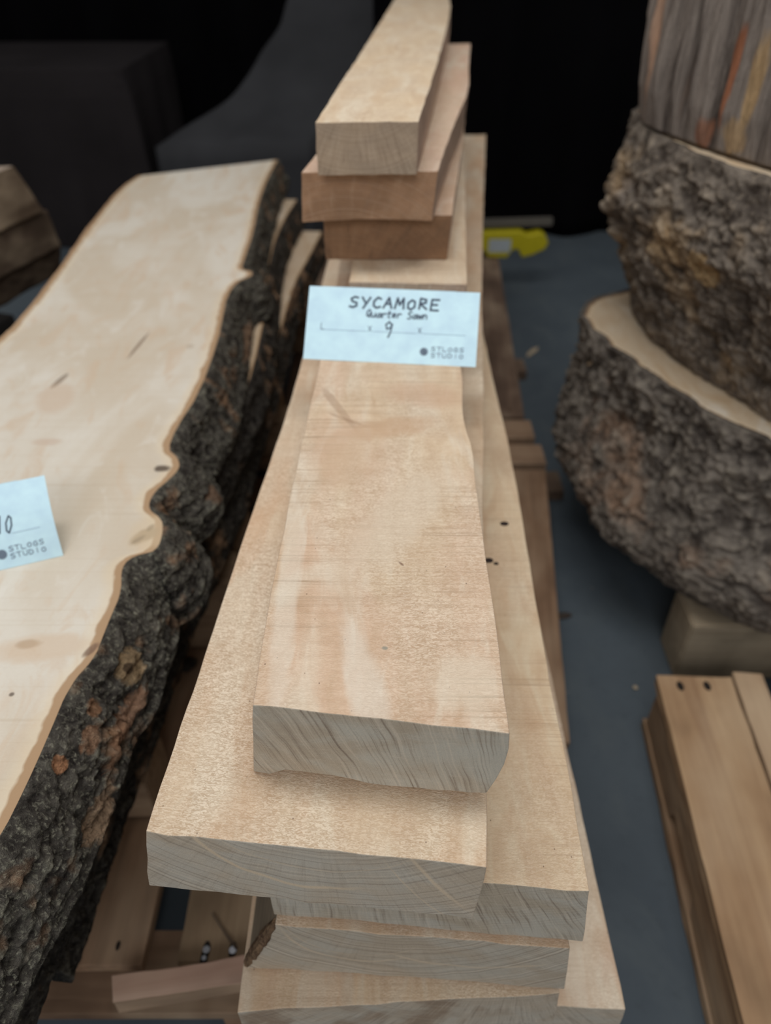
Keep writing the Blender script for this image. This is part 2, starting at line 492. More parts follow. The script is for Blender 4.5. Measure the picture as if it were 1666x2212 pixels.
# ------------------------------------------------------------------ sycamore stack
wood_side = plain_wood('sawn_side', (.55, .40, .27), (.68, .53, .37), 1.0, knot=False)
wood_side2 = plain_wood('sawn_side_rosy', (.42, .29, .22), (.55, .40, .31), 2.0, knot=False)
GRP = 'thick sycamore boards in the tall centre stack'
def rect(x0f, yf0, x1f, yf1, x0b, x1b, yb): return [(x0f, yf0), (x0b, yb)], [(x1f, yf1), (x1b, yb)]

# lowest hidden board
L, Rr = rect(-.10, .33, .20, .34, -.08, .20, 2.3)
board('sycamore_board', L, Rr, -.962, .084, [face_mat('face_g', seed=31), wood_side, end_mat('end_g', seed=9)],
      'lowest sycamore board, almost hidden between pallet deck and stack', 'board', GRP)
# B6
L, Rr = rect(-.05, .285, *at(1352, 2182, -.88), -.03, .235, 2.35)
board('sycamore_board', L, Rr, -.88, .081, [face_mat('face_f', (.66, .49, .35), (.60, .42, .31), seed=6, fleck=1.1, fdir=.5, pinkness=.8),
      wood_side, end_mat('end_f', ctr=(.1, .3), seed=6)],
      'second lowest sycamore board, its rosy corner showing at lower right', 'board', GRP, n=90, br=(.005, 0))
# B5
p0, p1 = at(512, 2186, -.80), at(1210, 2146, -.80)
L, Rr = [p0, (p0[0] + .002, 2.3)], [p1, (p1[0] - .0, 2.3)]
board('sycamore_board', L, Rr, -.80, .078, [face_mat('face_e', (.74, .55, .36), (.70, .48, .31), seed=5, fleck=1.1, pinkness=.4),
      wood_side, end_mat('end_e', warm=(.30, .23, .17), ctr=(.25, .2), seed=5, ray=70)],
      'pale sycamore board whose skewed grey end crosses the bottom of the view', 'board', GRP, n=90, br=(.005, 0))
# B4 with slanted waney left side
p0, p1 = at(597, 1992, -.705), at(1233, 2048, -.70)
p0 = (p0[0], p0[1] - .004)
L, Rr = [p0, (p0[0] + .015, 2.1)], [p1, (p1[0] + .0, 2.1)]
b4 = board('sycamore_board', L, Rr, -.702, .096, [face_mat('face_d', (.66, .46, .30), (.56, .37, .24), seed=4, pinkness=.7),
      plain_wood('waney_side', (.24, .19, .14), (.36, .28, .19), 5, knot=False, dark=(.1, .05, .03)),
      end_mat('end_d', c0=(0.468, 0.402, 0.318), cool=(0.492, 0.468, 0.408), ctr=(.10, .20), ray=40, rr=16, ringf=380, ringk=.75, rayk=.25, seed=4,
              arcs=((.073, .105, .073, .0022, .6, 0, .12), (.17, .195, .158, .0022, .55, .10, .25), (.073, .115, .070, .0012, .4, 0, .13)))],
      'sycamore board with slanting torn left side, third board up at the front', 'board', GRP, n=90, bl=(-.037, 0),
      br=(.010, 0), lift=lambda t, s_: .004 * math.sin(s_ * 3.1))
# torn bark pocket on the slanting side
V = []; F = []
for i in range(25):
    t = i / 24
    r_ = .0022 + .0035 * abs(N1(t * 5, 3)) + .0025 * math.sin(t * 3.1)
    cx_ = p0[0] - .037 * t - .001 + .0015 * N1(t * 9, 1); cy_ = p0[1] + .0035; cz_ = CAMH - .703 - .094 * t
    for k_ in range(8):
        q_ = k_ * math.pi / 4; w_ = 1 + .35 * N1(t * 14, k_ * 1.3)
        V.append((cx_ + r_ * w_ * math.cos(q_), cy_ + r_ * 1.5 * w_ * math.sin(q_), cz_ + .0015 * N1(t * 8, k_)))
for i in range(24):
    for k_ in range(8): F.append((i * 8 + k_, i * 8 + (k_ + 1) % 8, (i + 1) * 8 + (k_ + 1) % 8, (i + 1) * 8 + k_))
F += [tuple(range(8)), tuple(range(192, 200))]
tag(new_obj('bark_seam', V, F, bark_mat('seam', (.30, .19, .11), (.12, .07, .045), (.40, .28, .17), (.38, .20, .09), sc=1.5), b4, Matrix.Translation((p0[0], p0[1], CAMH - .8))),
    'brown bark seam along the torn edge')
# B3
p0, p1 = at(567, 1862, -.601), at(1275, 1925, -.601)
L = [p0, (p0[0] + .01, 2.3)]; Rr = [p1, at(1225, 1640, -.601), at(1180, 1430, -.601), at(1110, 1000, -.601), at(1060, 800, -.601), (.185, 1.6), (.19, 2.35)]
board('sycamore_board', L, smooth_pl(Rr, 1), -.6025, .0985, [face_mat('face_c', (.69, .53, .35), (.64, .44, .27), (.78, .68, .50), seed=3, fleck=.6, pinkness=.3, saw=.7),
      wood_side, end_mat('end_c', c0=(0.462, 0.408, 0.324), ctr=(.02, .55), ray=190, rr=14, rayk=.95, seed=3, ringk=.2)],
      'wide pale sycamore board with two insect-hole spots, jutting right below the rosy board', 'board', GRP, n=110, br=(.011, 0),
      lift=lambda t, s_: .004 * abs(math.sin(s_ * 5)))
# small dark holes on it
for (u, v, r_) in ((1090, 1131, .004), (1056, 1210, .004), (1072, 1217, .0022)):
    x, y = at(u, v, -.6018)
    V = [(x + r_ * 1.4 * math.cos(i * .628 + .2) * (1 + .3 * N1(i, u)), y + r_ * 1.0 * math.sin(i * .628 + .2), CAMH - .6017 + dz) for dz in (0, -.0022) for i in range(10)]
    F = [tuple(range(10)), tuple(range(10, 20))] + [(i, (i + 1) % 10, 10 + (i + 1) % 10, 10 + i) for i in range(10)]
    hole = new_obj('insect_hole', V, F, flat_mat('hole', (.03, .02, .018), .9), None, Matrix.Translation((x, y, CAMH - .601)))
    par = bpy.data.objects.get('sycamore_board.004')
    hole.parent = par; hole.matrix_basis = par.matrix_basis.inverted() @ Matrix.Translation((x, y, CAMH - .601))
# B2
p0, p1 = at(313, 1795, -.515), at(1055, 1870, -.515)
L = [p0, at(520, 1180, -.515), at(640, 830, -.515), at(697, 600, -.515), (-.07, 2.4)]
Rr = [p1, at(1042, 1100, -.515), at(1046, 900, -.515), at(1040, 600, -.515), (.30, 2.43)]
board('sycamore_board', smooth_pl(L, 1), smooth_pl(Rr, 1), -.5165, .0845,
      [face_mat('face_b', (.70, .53, .36), (.68, .44, .27), (.80, .69, .53), seed=2, fleck=1.3, fdir=.55, pinkness=.45, saw=.25, fs=.9),
       wood_side2, end_mat('end_b', c0=(0.507, 0.437, 0.348), cool=(0.531, 0.507, 0.448), ctr=(.125, .20), ray=70, rr=16, ringf=330, ringk=.55, rayk=.3, seed=2,
                           arcs=((.125, .124, .100, .0028, .9, .0, .16), (.125, .15, .098, .0012, .4, .05, .2), (.47, .215, .309, .0022, .8, .185, .24), (.45, .19, .300, .0012, .5, .17, .24)))],
      'broad sycamore board with a sweeping pale arc on its grey end, under the card board', 'board', GRP, n=120, bl=(-.015, 0), br=(-.004, 0))
# B1
p0, p1 = at(545, 1522, -.43), at(1102, 1585, -.43)
L = [p0, at(600, 1200, -.43), at(668, 880, -.43), at(735, 600, -.43), (-.08, 2.2)]
Rr = [p1, at(1060, 1270, -.43), at(1030, 1070, -.43), at(1021, 960, -.43), at(1008, 938, -.43), at(1001, 900, -.43), at(998, 800, -.43), (.10, 1.1), (.11, 2.2)]
board('sycamore_board', smooth_pl(L, 1), smooth_pl(Rr, 1), -.43, .0845,
      [face_mat('face_a', (.73, .55, .37), (.70, .475, .33), (.82, .72, .58), seed=1.4, fleck=1.0, pinkness=.5, saw=1.0, fs=.9, fig=.5,
       spots=((.036, .40, .005, .045, .45, (.40, .26, .17), .5), (.046, .375, .003, .022, 1.0, (.38, .24, .15), .45), (.10, .36, .05, .02, .3, (.56, .35, .21), .55), (.13, .43, .05, .03, -.3, (.60, .38, .25), .5),
              (.05, .30, .04, .05, .2, (.62, .42, .28), .4), (.092, .052, .0025, .002, 0, (.30, .30, .25), .8), (.078, .02, .014, .07, .25, (.80, .73, .62), .5), (.012, .12, .010, .16, .03, (.80, .72, .60), .45), (.15, .02, .03, .03, .2, (.78, .69, .55), .5), (.10, .20, .03, .10, -.5, (.74, .62, .48), .5), (.105, .145, .0012, .004, .7, (.25, .15, .1), .8))),
       wood_side2, end_mat('end_a', c0=(0.444, 0.390, 0.312), cool=(0.504, 0.498, 0.444), ctr=(.30, -.60), ray=260, rr=9, rayk=1.0, seed=1, ringk=.05)],
      'thick sycamore board that carries the sycamore card, topmost at the front', 'board', GRP, n=140, bl=(-.0085, 0), br=(-.010, 0),
      lift=lambda t, s_: max(0, 1 - t * 6) * (.004 + .004 * s_ + .003 * math.sin(s_ * 7)) if s_ > .1 else 0,
      wane=lambda t, s_, q: (.005 * math.sin(min(1, q) * math.pi) * s_ ** 4 * max(0, 1 - t * 5)))
# T4
L = [(-.048, .952), (-.02, 2.0)]; Rr = [(.107, .945), (.187, 1.97)]
board('sycamore_board', L, Rr, -.38, .0495, [face_mat('face_h', (.72, .57, .40), (.70, .54, .37), seed=8, pinkness=.1), wood_side2,
      end_mat('end_h', c0=(.50, .35, .26), cool=(.45, .33, .26), seed=8)],
      'pale sycamore board right behind the card, under the rear group', 'board', GRP)
# T3
L = [(-.084, 1.03), (.03, 2.1)]; Rr = [(.090, 1.03), (.14, 1.46), (.205, 2.1)]
board('sycamore_board', L, Rr, -.3185, .0605, [face_mat('face_i', (.70, .50, .36), (.64, .43, .31), seed=9, pinkness=.8), wood_side2,
      end_mat('end_i', c0=(.27, .14, .07), cool=(.20, .10, .05), dark=(.10, .05, .025), pale=(.36, .21, .12), ctr=(.02, -.1), ray=14, seed=9, rayk=.5)],  # brown end, colour darkened for the shade below the overhanging board
      'sycamore board with reddish end darkened for shade, lowest of the three raised rear boards', 'board', GRP, br=(-.004, 0))
# T2
L = [(-.106, .995), (.05, 2.15)]; Rr = [(.066, 1.0), (.103, 1.25), (.155, 1.55), (.175, 1.8), (.212, 2.17)]
board('sycamore_board', L, smooth_pl(Rr, 2), -.2545, .0620, [face_mat('face_j', (.70, .49, .36), (.66, .43, .33), seed=10, pinkness=.9), wood_side2,
      end_mat('end_j', c0=(.42, .24, .14), cool=(.30, .165, .09), dark=(.26, .15, .10), pale=(.60, .43, .31), ctr=(.05, -.12), ray=16, seed=10, rayk=.45)],  # shade from the top board is put into this brown end colour
      'rosy sycamore board, middle of the three raised rear boards', 'board', GRP, bl=(-.004, 0), br=(-.004, 0), lift=lambda t, s_: .003 * math.sin(s_ * 3.14))
# T1
L = [(-.083, .966), (-.045, 1.5), (.008, 2.28), (.03, 2.62)]; Rr = [(.039, .97), (.095, 1.5), (.168, 2.28), (.185, 2.62)]
board('sycamore_board', smooth_pl(L, 1), smooth_pl(Rr, 1), -.192, .0590, [face_mat('face_k', (.76, .60, .41), (.74, .56, .37), (.84, .74, .58), seed=12, pinkness=.3, fs=.7), wood_side2,
      end_mat('end_k', c0=(.44, .34, .25), cool=(.37, .29, .22), dark=(.24, .17, .12), pale=(.56, .46, .36), ctr=(.05, .14), ray=30, seed=12)],
      'narrow cream sycamore board, highest of the whole stack', 'board', GRP, rough=.0012, seed=4)

# ------------------------------------------------------------------ live-edge slabs
def slab_mat(name, spots, seed=0.0, cream=(.66, .57, .45), pale=(.76, .71, .62), warm=(.66, .49, .34), band=(.42, .26, .14), bw=.010):
    s = NT(name)
    big = s.noise(s.mapp((5, 2.2, 5), (seed, 0, 0)), 1, 3, .55, .8)
    mid = s.noise(s.mapp((22, 7, 22), (0, seed, 0), (0, 0, .2)), 1, 4, .6, 1.5)
    fi = s.noise(s.mapp((260, 420, 260)), 1, 2, .6, 1.0)
    c = s.mix(s.mr(big, .38, .6, smooth=True), cream, pale)
    c = s.mix(s.mr(mid, .52, .68, 0, .6), c, warm)
    c = s.mix(s.mr(mid, .42, .3, 0, .5), c, (.82, .79, .72))
    c = s.mix(.12, c, s.mix(fi, (.4, .3, .2), (1, .9, .75)))
    sw = s.noise(s.mapp((3, 260, 3), (0, 0, seed), (0, 0, .1)), 1, 2)
    c = s.mix(s.mr(sw, .58, .72, 0, .22), c, (.5, .38, .25))
    x, y, z = s.xyz()
    e = s.attr('edge')
    wobn = s.noise(s.mapp((40, 40, 40)), 1, 2)
    ee = s.math('ADD', e, s.math('MULTIPLY', s.math('SUBTRACT', wobn, .5), .010))
    c = s.mix(s.mr(ee, bw * 2.4, bw * 1.1, 0, .45), c, (.80, .66, .46))
    c = s.mix(s.mr(ee, bw * 1.05, bw * .8, 0, .9), c, band)
    for (sx, sy, rx, ry, rot, col, k) in spots:
        dx = s.math('SUBTRACT', x, sx); dy = s.math('SUBTRACT', y, sy)
        ca, sa = math.cos(rot), math.sin(rot)
        px = s.math('ADD', s.math('MULTIPLY', dx, ca / rx), s.math('MULTIPLY', dy, sa / rx))
        py = s.math('ADD', s.math('MULTIPLY', dx, -sa / ry), s.math('MULTIPLY', dy, ca / ry))
        q = s.math('ADD', s.math('MULTIPLY', px, px), s.math('MULTIPLY', py, py))
        q = s.math('ADD', q, s.math('MULTIPLY', s.math('SUBTRACT', mid, .5), 2.2))
        c = s.mix(s.mr(q, 1.3, .35, 0, k, smooth=True), c, col)
    return s.out(c, .68, s.bump(fi, .25, .001), .25)

def bark_strip(name, edge, ztop, thick, mat, parent, out0=.004, out1=.045, N_=500, Mq=34, amp=1.0, seed=0.0, fr=1.0, label=None, side=1, prof=None, depth=.006):
    """rough bark over the side of a slab: closed shell following the top edge"""
    E = resample(edge, N_)
    V = []; F = []; H = []
    K = Mq + 3
    for a_ in range(N_):
        p = Vector(E[a_]); t0 = Vector(E[max(0, a_ - 4)]); t1 = Vector(E[min(N_ - 1, a_ + 4)])
        tg = (t1 - t0).normalized(); nr = Vector((tg.y, -tg.x)) * side
        if nr.x * side < .55: nr = (nr + Vector((side * .8, 0))).normalized()
        for j in range(Mq + 1):
            q = j / Mq
            o_ = out0 + (out1 - out0) * (prof(q, p.y) if prof else (q ** .8))
            z = ztop - thick * q
            P = Vector((p.x * 1.0, p.y, z))
            w = math.sin(min(1, q * 6) * math.pi / 2) * (.35 + .65 * math.sin(min(1.0, (1 - q) * 5) * math.pi / 2))
            P1 = Vector((P.x * 20 + seed, P.y * 13, z * 24)) * fr
            h = .55 * FB(P1, 3)
            rg = 1 - abs(noise.noise(Vector((P.x * 60 + seed, P.y * 34, z * 62)) * fr)) * 2
            h2 = .35 * (rg - .6) + .35 * FB(Vector((P.x * 130, P.y * 90, z * 130 + seed)) * fr, 3)
            h4 = FB(Vector((P.x * 240, P.y * 150, z * 240 + seed)), 2)
            hh = (h * .014 + h2 * .011 + h4 * .0022) * amp
            d = o_ + (hh + .003) * w
            x = p.x + nr.x * d; y = p.y + nr.y * d
            z += .5 * hh * (1 if q > .5 else -.2) * w
            if j == Mq: z += .010 * N1(y * 25, seed) * amp
            V.append((x, y, CAMH + z)); H.append(h2 * .008 * amp * 1.5 + .2 * hh)
        bx = p.x - nr.x * depth; by = p.y - nr.y * depth
        V.append((bx, by, CAMH + ztop - thick * .9)); H.append(0)
        V.append((bx, by, CAMH + ztop - .001)); H.append(0)
    K = Mq + 3
    for a_ in range(N_ - 1):
        for j in range(K):
            F.append((a_ * K + j, a_ * K + (j + 1) % K, (a_ + 1) * K + (j + 1) % K, (a_ + 1) * K + j))
    F.append(tuple(range(K))); F.append(tuple((N_ - 1) * K + j for j in range(K)))
    o = new_obj(name, V, F, mat, parent, parent.matrix_basis.copy(), smooth=True, attrs={'height': H})
    tag(o, label)
    return o

def slab(name, L, Rt, ztop, thick, mat, side, label, group, n=220, endm=None):
    Lr = resample(L, n); Rr = resample(Rt, n)
    M = Matrix.Translation((Rr[0][0], Rr[0][1], CAMH + ztop - thick))
    ss = [0, .01, .02, .03, .045, .065, .1] + [.1 + .8 * i / 14 for i in range(1, 14)] + [.9, .935, .955, .97, .98, .99, 1]
    V = []; F = []; FM = []; E = []; m = len(ss)
    for a_ in range(n):
        for s_ in ss:
            x = Lr[a_][0] * (1 - s_) + Rr[a_][0] * s_; y = Lr[a_][1] * (1 - s_) + Rr[a_][1] * s_
            V.append((x, y, CAMH + ztop)); w = Rr[a_][0] - Lr[a_][0]
            E.append(min(s_, 1 - s_) * w)
    T_ = len(V)
    for a_ in range(n):
        for s_ in ss:
            x = Lr[a_][0] * (1 - s_) + Rr[a_][0] * s_; y = Lr[a_][1] * (1 - s_) + Rr[a_][1] * s_
            V.append((x, y, CAMH + ztop - thick)); E.append(.03)
    for a_ in range(n - 1):
        for i in range(m - 1):
            p = a_ * m + i
            F.append((p, p + 1, p + m + 1, p + m)); FM.append(0)
            F.append((T_ + p, T_ + p + 1, T_ + p + m + 1, T_ + p + m)); FM.append(0)
        for i in (0, m - 1):
            p = a_ * m + i; F.append((p, p + m, T_ + p + m, T_ + p)); FM.append(1)
    for a_ in (0, n - 1):
        for i in range(m - 1):
            p = a_ * m + i; F.append((p, p + 1, T_ + p + 1, T_ + p)); FM.append(2)
    o = new_obj(name, V, F, [mat, side, endm or side], None, M, FM, attrs={'edge': E})
    return tag(o, label, 'slab', group)

ZA = -.57
Apix = [(0, 1810), (55, 1700), (100, 1600), (150, 1480), (205, 1420), (218, 1385), (240, 1330), (262, 1280), (262, 1222), (290, 1200), (340, 1190),
        (352, 1150), (350, 1120), (318, 1100), (330, 1065), (372, 1030), (390, 1008), (382, 985), (362, 972), (380, 925), (430, 850), (470, 740), (482, 680),
        (490, 640), (512, 608), (545, 596), (546, 586), (520, 582), (528, 560), (548, 500), (558, 440), (578, 385), (600, 345)]
AR = [at(u, v, ZA) for u, v in Apix]
AR = [(-.335, .10), (-.33, .20)] + AR
AR = smooth_pl(AR, 1)
AL = [(-.80, .12), (-.72, .8)] + [at(u, v, ZA) for u, v in ((0, 740), (100, 622), (185, 500), (215, 460), (262, 405), (300, 380))]
AL = smooth_pl(AL, 1)
def sp_at(u, v, org): x, y = at(u, v, ZA); return (x - org[0], y - org[1])
org = AR[0]
spots = []
for (u, v, rx, ry, rot, col, k) in (
    (312, 1158, .012, .020, -.7, (.36, .26, .16), .9), (300, 1165, .004, .010, -.7, (.10, .07, .05), .8), (325, 1140, .004, .007, -.3, (.12, .08, .05), .7), (352, 1012, .012, .008, 0, (.10, .07, .05), .9),
    (300, 745, .0035, .055, -.12, (.24, .16, .11), .75), (130, 822, .006, .026, -.2, (.22, .15, .10), .7), (60, 1392, .014, .007, .1, (.35, .24, .15), .7),
    (196, 1404, .005, .012, -.5, (.20, .12, .08), .85), (410, 748, .008, .008, 0, (.45, .34, .24), .5), (120, 860, .03, .05, .2, (.62, .44, .30), .45),
    (90, 1400, .05, .02, .1, (.66, .48, .32), .5), (330, 1150, .03, .04, 0, (.70, .56, .38), .5), (25, 1500, .003, .003, 0, (.1, .07, .05), .8),
    (100, 955, .02, .010, 0, (.60, .44, .33), .5), (230, 1480, .006, .004, .4, (.2, .14, .1), .5)):
    sx, sy = sp_at(u, v, org); spots.append((sx, sy, rx, ry, rot, col, k))
SG = 'live-edge slabs stacked at the left'
Oz = -ZA * 0 + .078   # slab A's origin lies .078 below its top
bsp = [(0, .49 - .10, Oz - .030, (.020, .016), (.42, .29, .16), .8), (0, .485 - .10, Oz - .028, (.006, .006), (.08, .05, .03), .9), (0, .35 - .10, Oz - .070, (.030, .016), (.40, .27, .17), .85),
       (0, .366 - .10, Oz - .012, (.009, .007), (.50, .25, .13), .9), (0, .44 - .10, Oz - .055, (.05, .010), (.40, .22, .13), .7), (0, .40 - .10, Oz - .025, (.016, .008), (.42, .22, .12), .6),
       (0, .43 - .10, Oz - .018, (.010, .008), (.36, .19, .10), .8), (0, .80 - .10, Oz - .05, (.02, .012), (.30, .17, .10), .6), (0, 1.3 - .10, Oz - .06, (.10, .012), (.42, .26, .16), .7)]
bark_dark = bark_mat('bark_dark', (.115, .105, .088), (.022, .018, .016), (.36, .35, .27), (.36, .20, .105), 2.0, 1.5, .55, palek=.75, spots=bsp)
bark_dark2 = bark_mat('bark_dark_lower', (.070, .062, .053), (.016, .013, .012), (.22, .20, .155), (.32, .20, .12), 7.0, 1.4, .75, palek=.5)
slab_side = plain_wood('slab_side', (.40, .28, .17), (.55, .41, .27), 3.0, knot=False)
slab_end = end_mat('slab_end', seed=15, ctr=(-.2, .3))
A = slab('live_edge_slab', AL, AR, ZA, .078, slab_mat('slab_top', spots, 1.0), slab_side, 'wide cream slab with dark bark edge, on top and carrying the second card', SG, 300, slab_end)
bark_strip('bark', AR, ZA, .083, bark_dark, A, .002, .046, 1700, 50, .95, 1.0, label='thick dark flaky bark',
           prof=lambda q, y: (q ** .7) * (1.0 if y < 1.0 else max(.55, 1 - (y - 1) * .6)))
inner = plain_wood('inner_bark', (.42, .24, .13), (.58, .38, .22), 4.0, knot=False)
bark_strip('inner_bark', AL, ZA, .06, inner, A, .002, .03, 200, 10, .5, 3.0, side=-1, label='brown inner bark along the far left edge')

Bp = [(497, 1060), (520, 978), (545, 850), (567, 770), (588, 662), (588, 600), (601, 526), (625, 470), (650, 431)]
BR_ = smooth_pl([(-.335, .16), (-.32, .40), (-.295, .6), (-.285, .78), (-.268, .95)] + [(x - .012, y) for x, y in [at(u, v, -.655) for u, v in Bp[2:]]], 2)
BL_ = [(-.75, .16), (-.66, 1.2), (-.67, 2.3)]
Bs = slab('live_edge_slab', BL_, BR_, -.655, .066, slab_mat('slab_top_b', [], 4.0, (.50, .38, .26), (.56, .44, .31), (.5, .34, .2), bw=.004), slab_side,
          'second live-edge slab down, its tan edge showing below the cream slab', SG, 160, slab_end)
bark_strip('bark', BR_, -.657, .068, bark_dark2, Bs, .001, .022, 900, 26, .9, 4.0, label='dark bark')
Cp = [(497, 1046), (520, 978), (565, 842), (600, 740), (633, 616), (665, 560), (696, 500)]
CR_ = smooth_pl([(-.345, .17), (-.33, .38), (-.305, .6), (-.280, .78)] + [at(u, v, -.73) for u, v in Cp], 2)
CL_ = [(-.75, .17), (-.66, 1.2), (-.62, 2.25)]
Cs = slab('live_edge_slab', CL_, CR_, -.73, .068, slab_mat('slab_top_c', [], 6.0, (.56, .43, .30), (.62, .49, .35), (.5, .34, .2), bw=.004), slab_side,
          'third live-edge slab down, its long pale edge curving below the bark', SG, 160, slab_end)
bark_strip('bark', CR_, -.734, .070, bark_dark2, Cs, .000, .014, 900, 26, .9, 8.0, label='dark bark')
DR_ = smooth_pl([(-.350, .295), (-.345, .42), (-.33, .6), (-.315, .9), (-.30, 1.4), (-.28, 2.2)], 2)
DL_ = [(-.72, .26), (-.66, 1.2), (-.62, 2.2)]
Ds = slab('live_edge_slab', DL_, DR_, -.805, .068, slab_mat('slab_top_d', [], 8.0), slab_side,
          'lowest slab of the left pile, only its dark rough bark showing near the pallet', SG, 100, slab_end)
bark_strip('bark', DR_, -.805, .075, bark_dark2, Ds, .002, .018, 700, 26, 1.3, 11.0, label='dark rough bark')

# bearers that lift the slabs off the pallet
bear = plain_wood('bearer_wood', (.30, .20, .13), (.46, .33, .22), 12.0, axis='X')
for i, (y, xe) in enumerate(((.60, -.40), (.93, -.262), (1.04, -.255), (1.55, -.25), (2.1, -.24))):
    box('wooden_bearer', (-.50 + (xe + .30) / 2, y, CAMH - .9145), (.40 + xe + .30, .085, .077), bear, None, .02 * (i - 1),
        label=['bearer block nearest the viewer under the left slabs', 'tan bearer block under the middle of the slabs, nearer of the pair',
               'tan bearer block under the middle of the slabs, farther of the pair', 'bearer block under the far half of the slabs',
               'bearer block under the far end of the slabs'][i], cat='block', group='wooden bearers between pallet and slabs')
    box('wooden_bearer', (-.46 + (xe + .30) / 2, y + .01, CAMH - 1.0000), (.44 + xe + .30, .09, .088), bear, None, .015 * (2 - i),
        label='rough bearer lying on the pallet deck under the ' + ['front end of the slab pile', 'nearer middle block', 'farther middle block', 'far half block', 'far end block'][i],
        cat='block', group='wooden bearers on the pallet deck')

# ------------------------------------------------------------------ pallets
pw = [plain_wood('pallet_wood_%s' % n_, c1, c2, sd, .7) for n_, c1, c2, sd in
      (('tan', (.17, .10, .06), (.27, .165, .10), 1), ('grey', (.21, .14, .085), (.31, .22, .135), 5), ('red', (.16, .085, .05), (.25, .145, .09), 9))]  # all three tones darkened for the shade deep beside the pile
pwx = plain_wood('pallet_wood_cross', (.15, .09, .055), (.23, .145, .09), 14, .7, axis='X')
pdk = plain_wood('pallet_wood_shaded', (.11, .07, .05), (.19, .13, .09), 16, .7, axis='X')
pdk2 = plain_wood('pallet_wood_shaded_long', (.11, .07, .05), (.20, .13, .09), 17, .7)  # shade over the far deck is put into this darker wood colour
pmid = plain_wood('pallet_wood_side', (.26, .16, .10), (.38, .26, .17), 18, .7, axis='X')
nailm = flat_mat('nail_steel', (.32, .33, .36), .35, .5, .9)
P1 = empty('wooden_pallet', (-.05, .35, 0))
tag(P1, 'brown wooden pallet under the slabs and the sycamore stack', 'pallet', 'wooden pallets')
ZD = CAMH - 1.05
def deck(x0, x1, y0, y1, mat, par, zt=ZD, th=.020, rz=0.0, name='deck_board'):
    L = [(x0, y0), (x0 + math.tan(-rz) * (y1 - y0), y1)]; R_ = [(x1, y0), (x1 + math.tan(-rz) * (y1 - y0), y1)]
    return board(name, L, R_, zt - CAMH, th, [mat, mat, mat], n=26, m=6, k=2, parent=par, rough=.0018, seed=x0 * 9, bevel=.0012)
decks = []
for i, (x0, x1, y0, mt, rz) in enumerate(((-.62, -.54, .375, 1, 0), (-.515, -.425, .372, 0, .005), (-.41, -.313, .372, 0, .0), (-.269, -.163, .377, 1, .0), (-.125, -.035, .374, 2, 0), (-.002, .09, .372, 0, 0),
                             (.12, .20, .375, 1, .03))):
    decks.append(deck(x0, x1, y0, 1.46, pw[mt], P1, rz=rz))
decks.append(deck(.215, .300, .70, 1.46, pw[0], P1, rz=-.115))
def nail(u, v, par, r_=.0035, z=-1.0495):
    x, y = at(u, v, z); V = []; 
    for dz, k_ in ((0, .75), (-.0006, 1.0), (-.004, 1.0)):
        V += [(x + r_ * k_ * math.cos(i * .785), y + r_ * k_ * math.sin(i * .785), CAMH + z + dz + .0008) for i in range(8)]
    F = [tuple(range(8))] + [(a_ * 8 + i, a_ * 8 + (i + 1) % 8, a_ * 8 + 8 + (i + 1) % 8, a_ * 8 + 8 + i) for a_ in (0, 1) for i in range(8)] + [tuple(range(16, 24))]
    return new_obj('nail_head', V, F, nailm, par, par.matrix_world.copy() if False else (P1.matrix_basis @ par.matrix_local if par.parent else par.matrix_basis))
def child_of_deck(o, d): 
    o.parent = d
holem = flat_mat('nail_hole', (.018, .013, .010), .9)
for (u, v, di, rr) in ((446, 2052, 3, 1), (441, 2070, 3, .6), (503, 2053, 3, 1), (255, 2043, 2, 0)):
    x, y = at(u, v, -1.0495); d = decks[di]
    DM = P1.matrix_basis @ d.matrix_basis
    def disc(nm, r_, z0_, z1_, mat_, sx=1, sy=1, ph=0):
        V = [(x + r_ * sx * math.cos(i * .628) * (1 + .25 * N1(i, u + ph)), y + r_ * sy * math.sin(i * .628) * (1 + .2 * N1(i, v)), z_) for z_ in (CAMH + z0_, CAMH + z1_) for i in range(10)]
        F = [tuple(range(10)), tuple(range(10, 20))] + [(i, (i + 1) % 10, 10 + (i + 1) % 10, 10 + i) for i in range(10)]
        ob = new_obj(nm, V, F, mat_, None, Matrix.Translation((x, y, CAMH - 1.05)))
        ob.parent = d; ob.matrix_basis = DM.inverted() @ Matrix.Translation((x, y, CAMH - 1.05))
        return ob
    disc('nail_hole', .0065 if rr else .0035, -1.0515, -1.0488, holem, .8, 1.7)
    if rr: disc('nail_head', .0042 * rr + .0005, -1.0500, -1.0478, nailm, 1, 1, 4)
# cross boards, blocks, bottom boards
for y in (.325, .82, 1.36):
    board('stringer_board', [(-.63, y + .098), (.300 + .118 * (y - .758), y + .098)], [(-.63, y), (.300 + .118 * (y - .758), y)], -1.0705, .021, [pwx] * 3, n=26, m=6, k=2, parent=P1, rough=.0018, yaw=0)
for x in (-.56, -.16, .22):
    for y in (.375, .87, 1.41):
        box('pallet_block', (x + (.05 if x > .2 and y > .5 else 0), y, .0585), (.10, .09, .077), pw[2], P1)
    box('bottom_board', (x + (.03 if x > .2 else 0), .89, .0105), (.10, 1.13, .019), pw[1], P1)
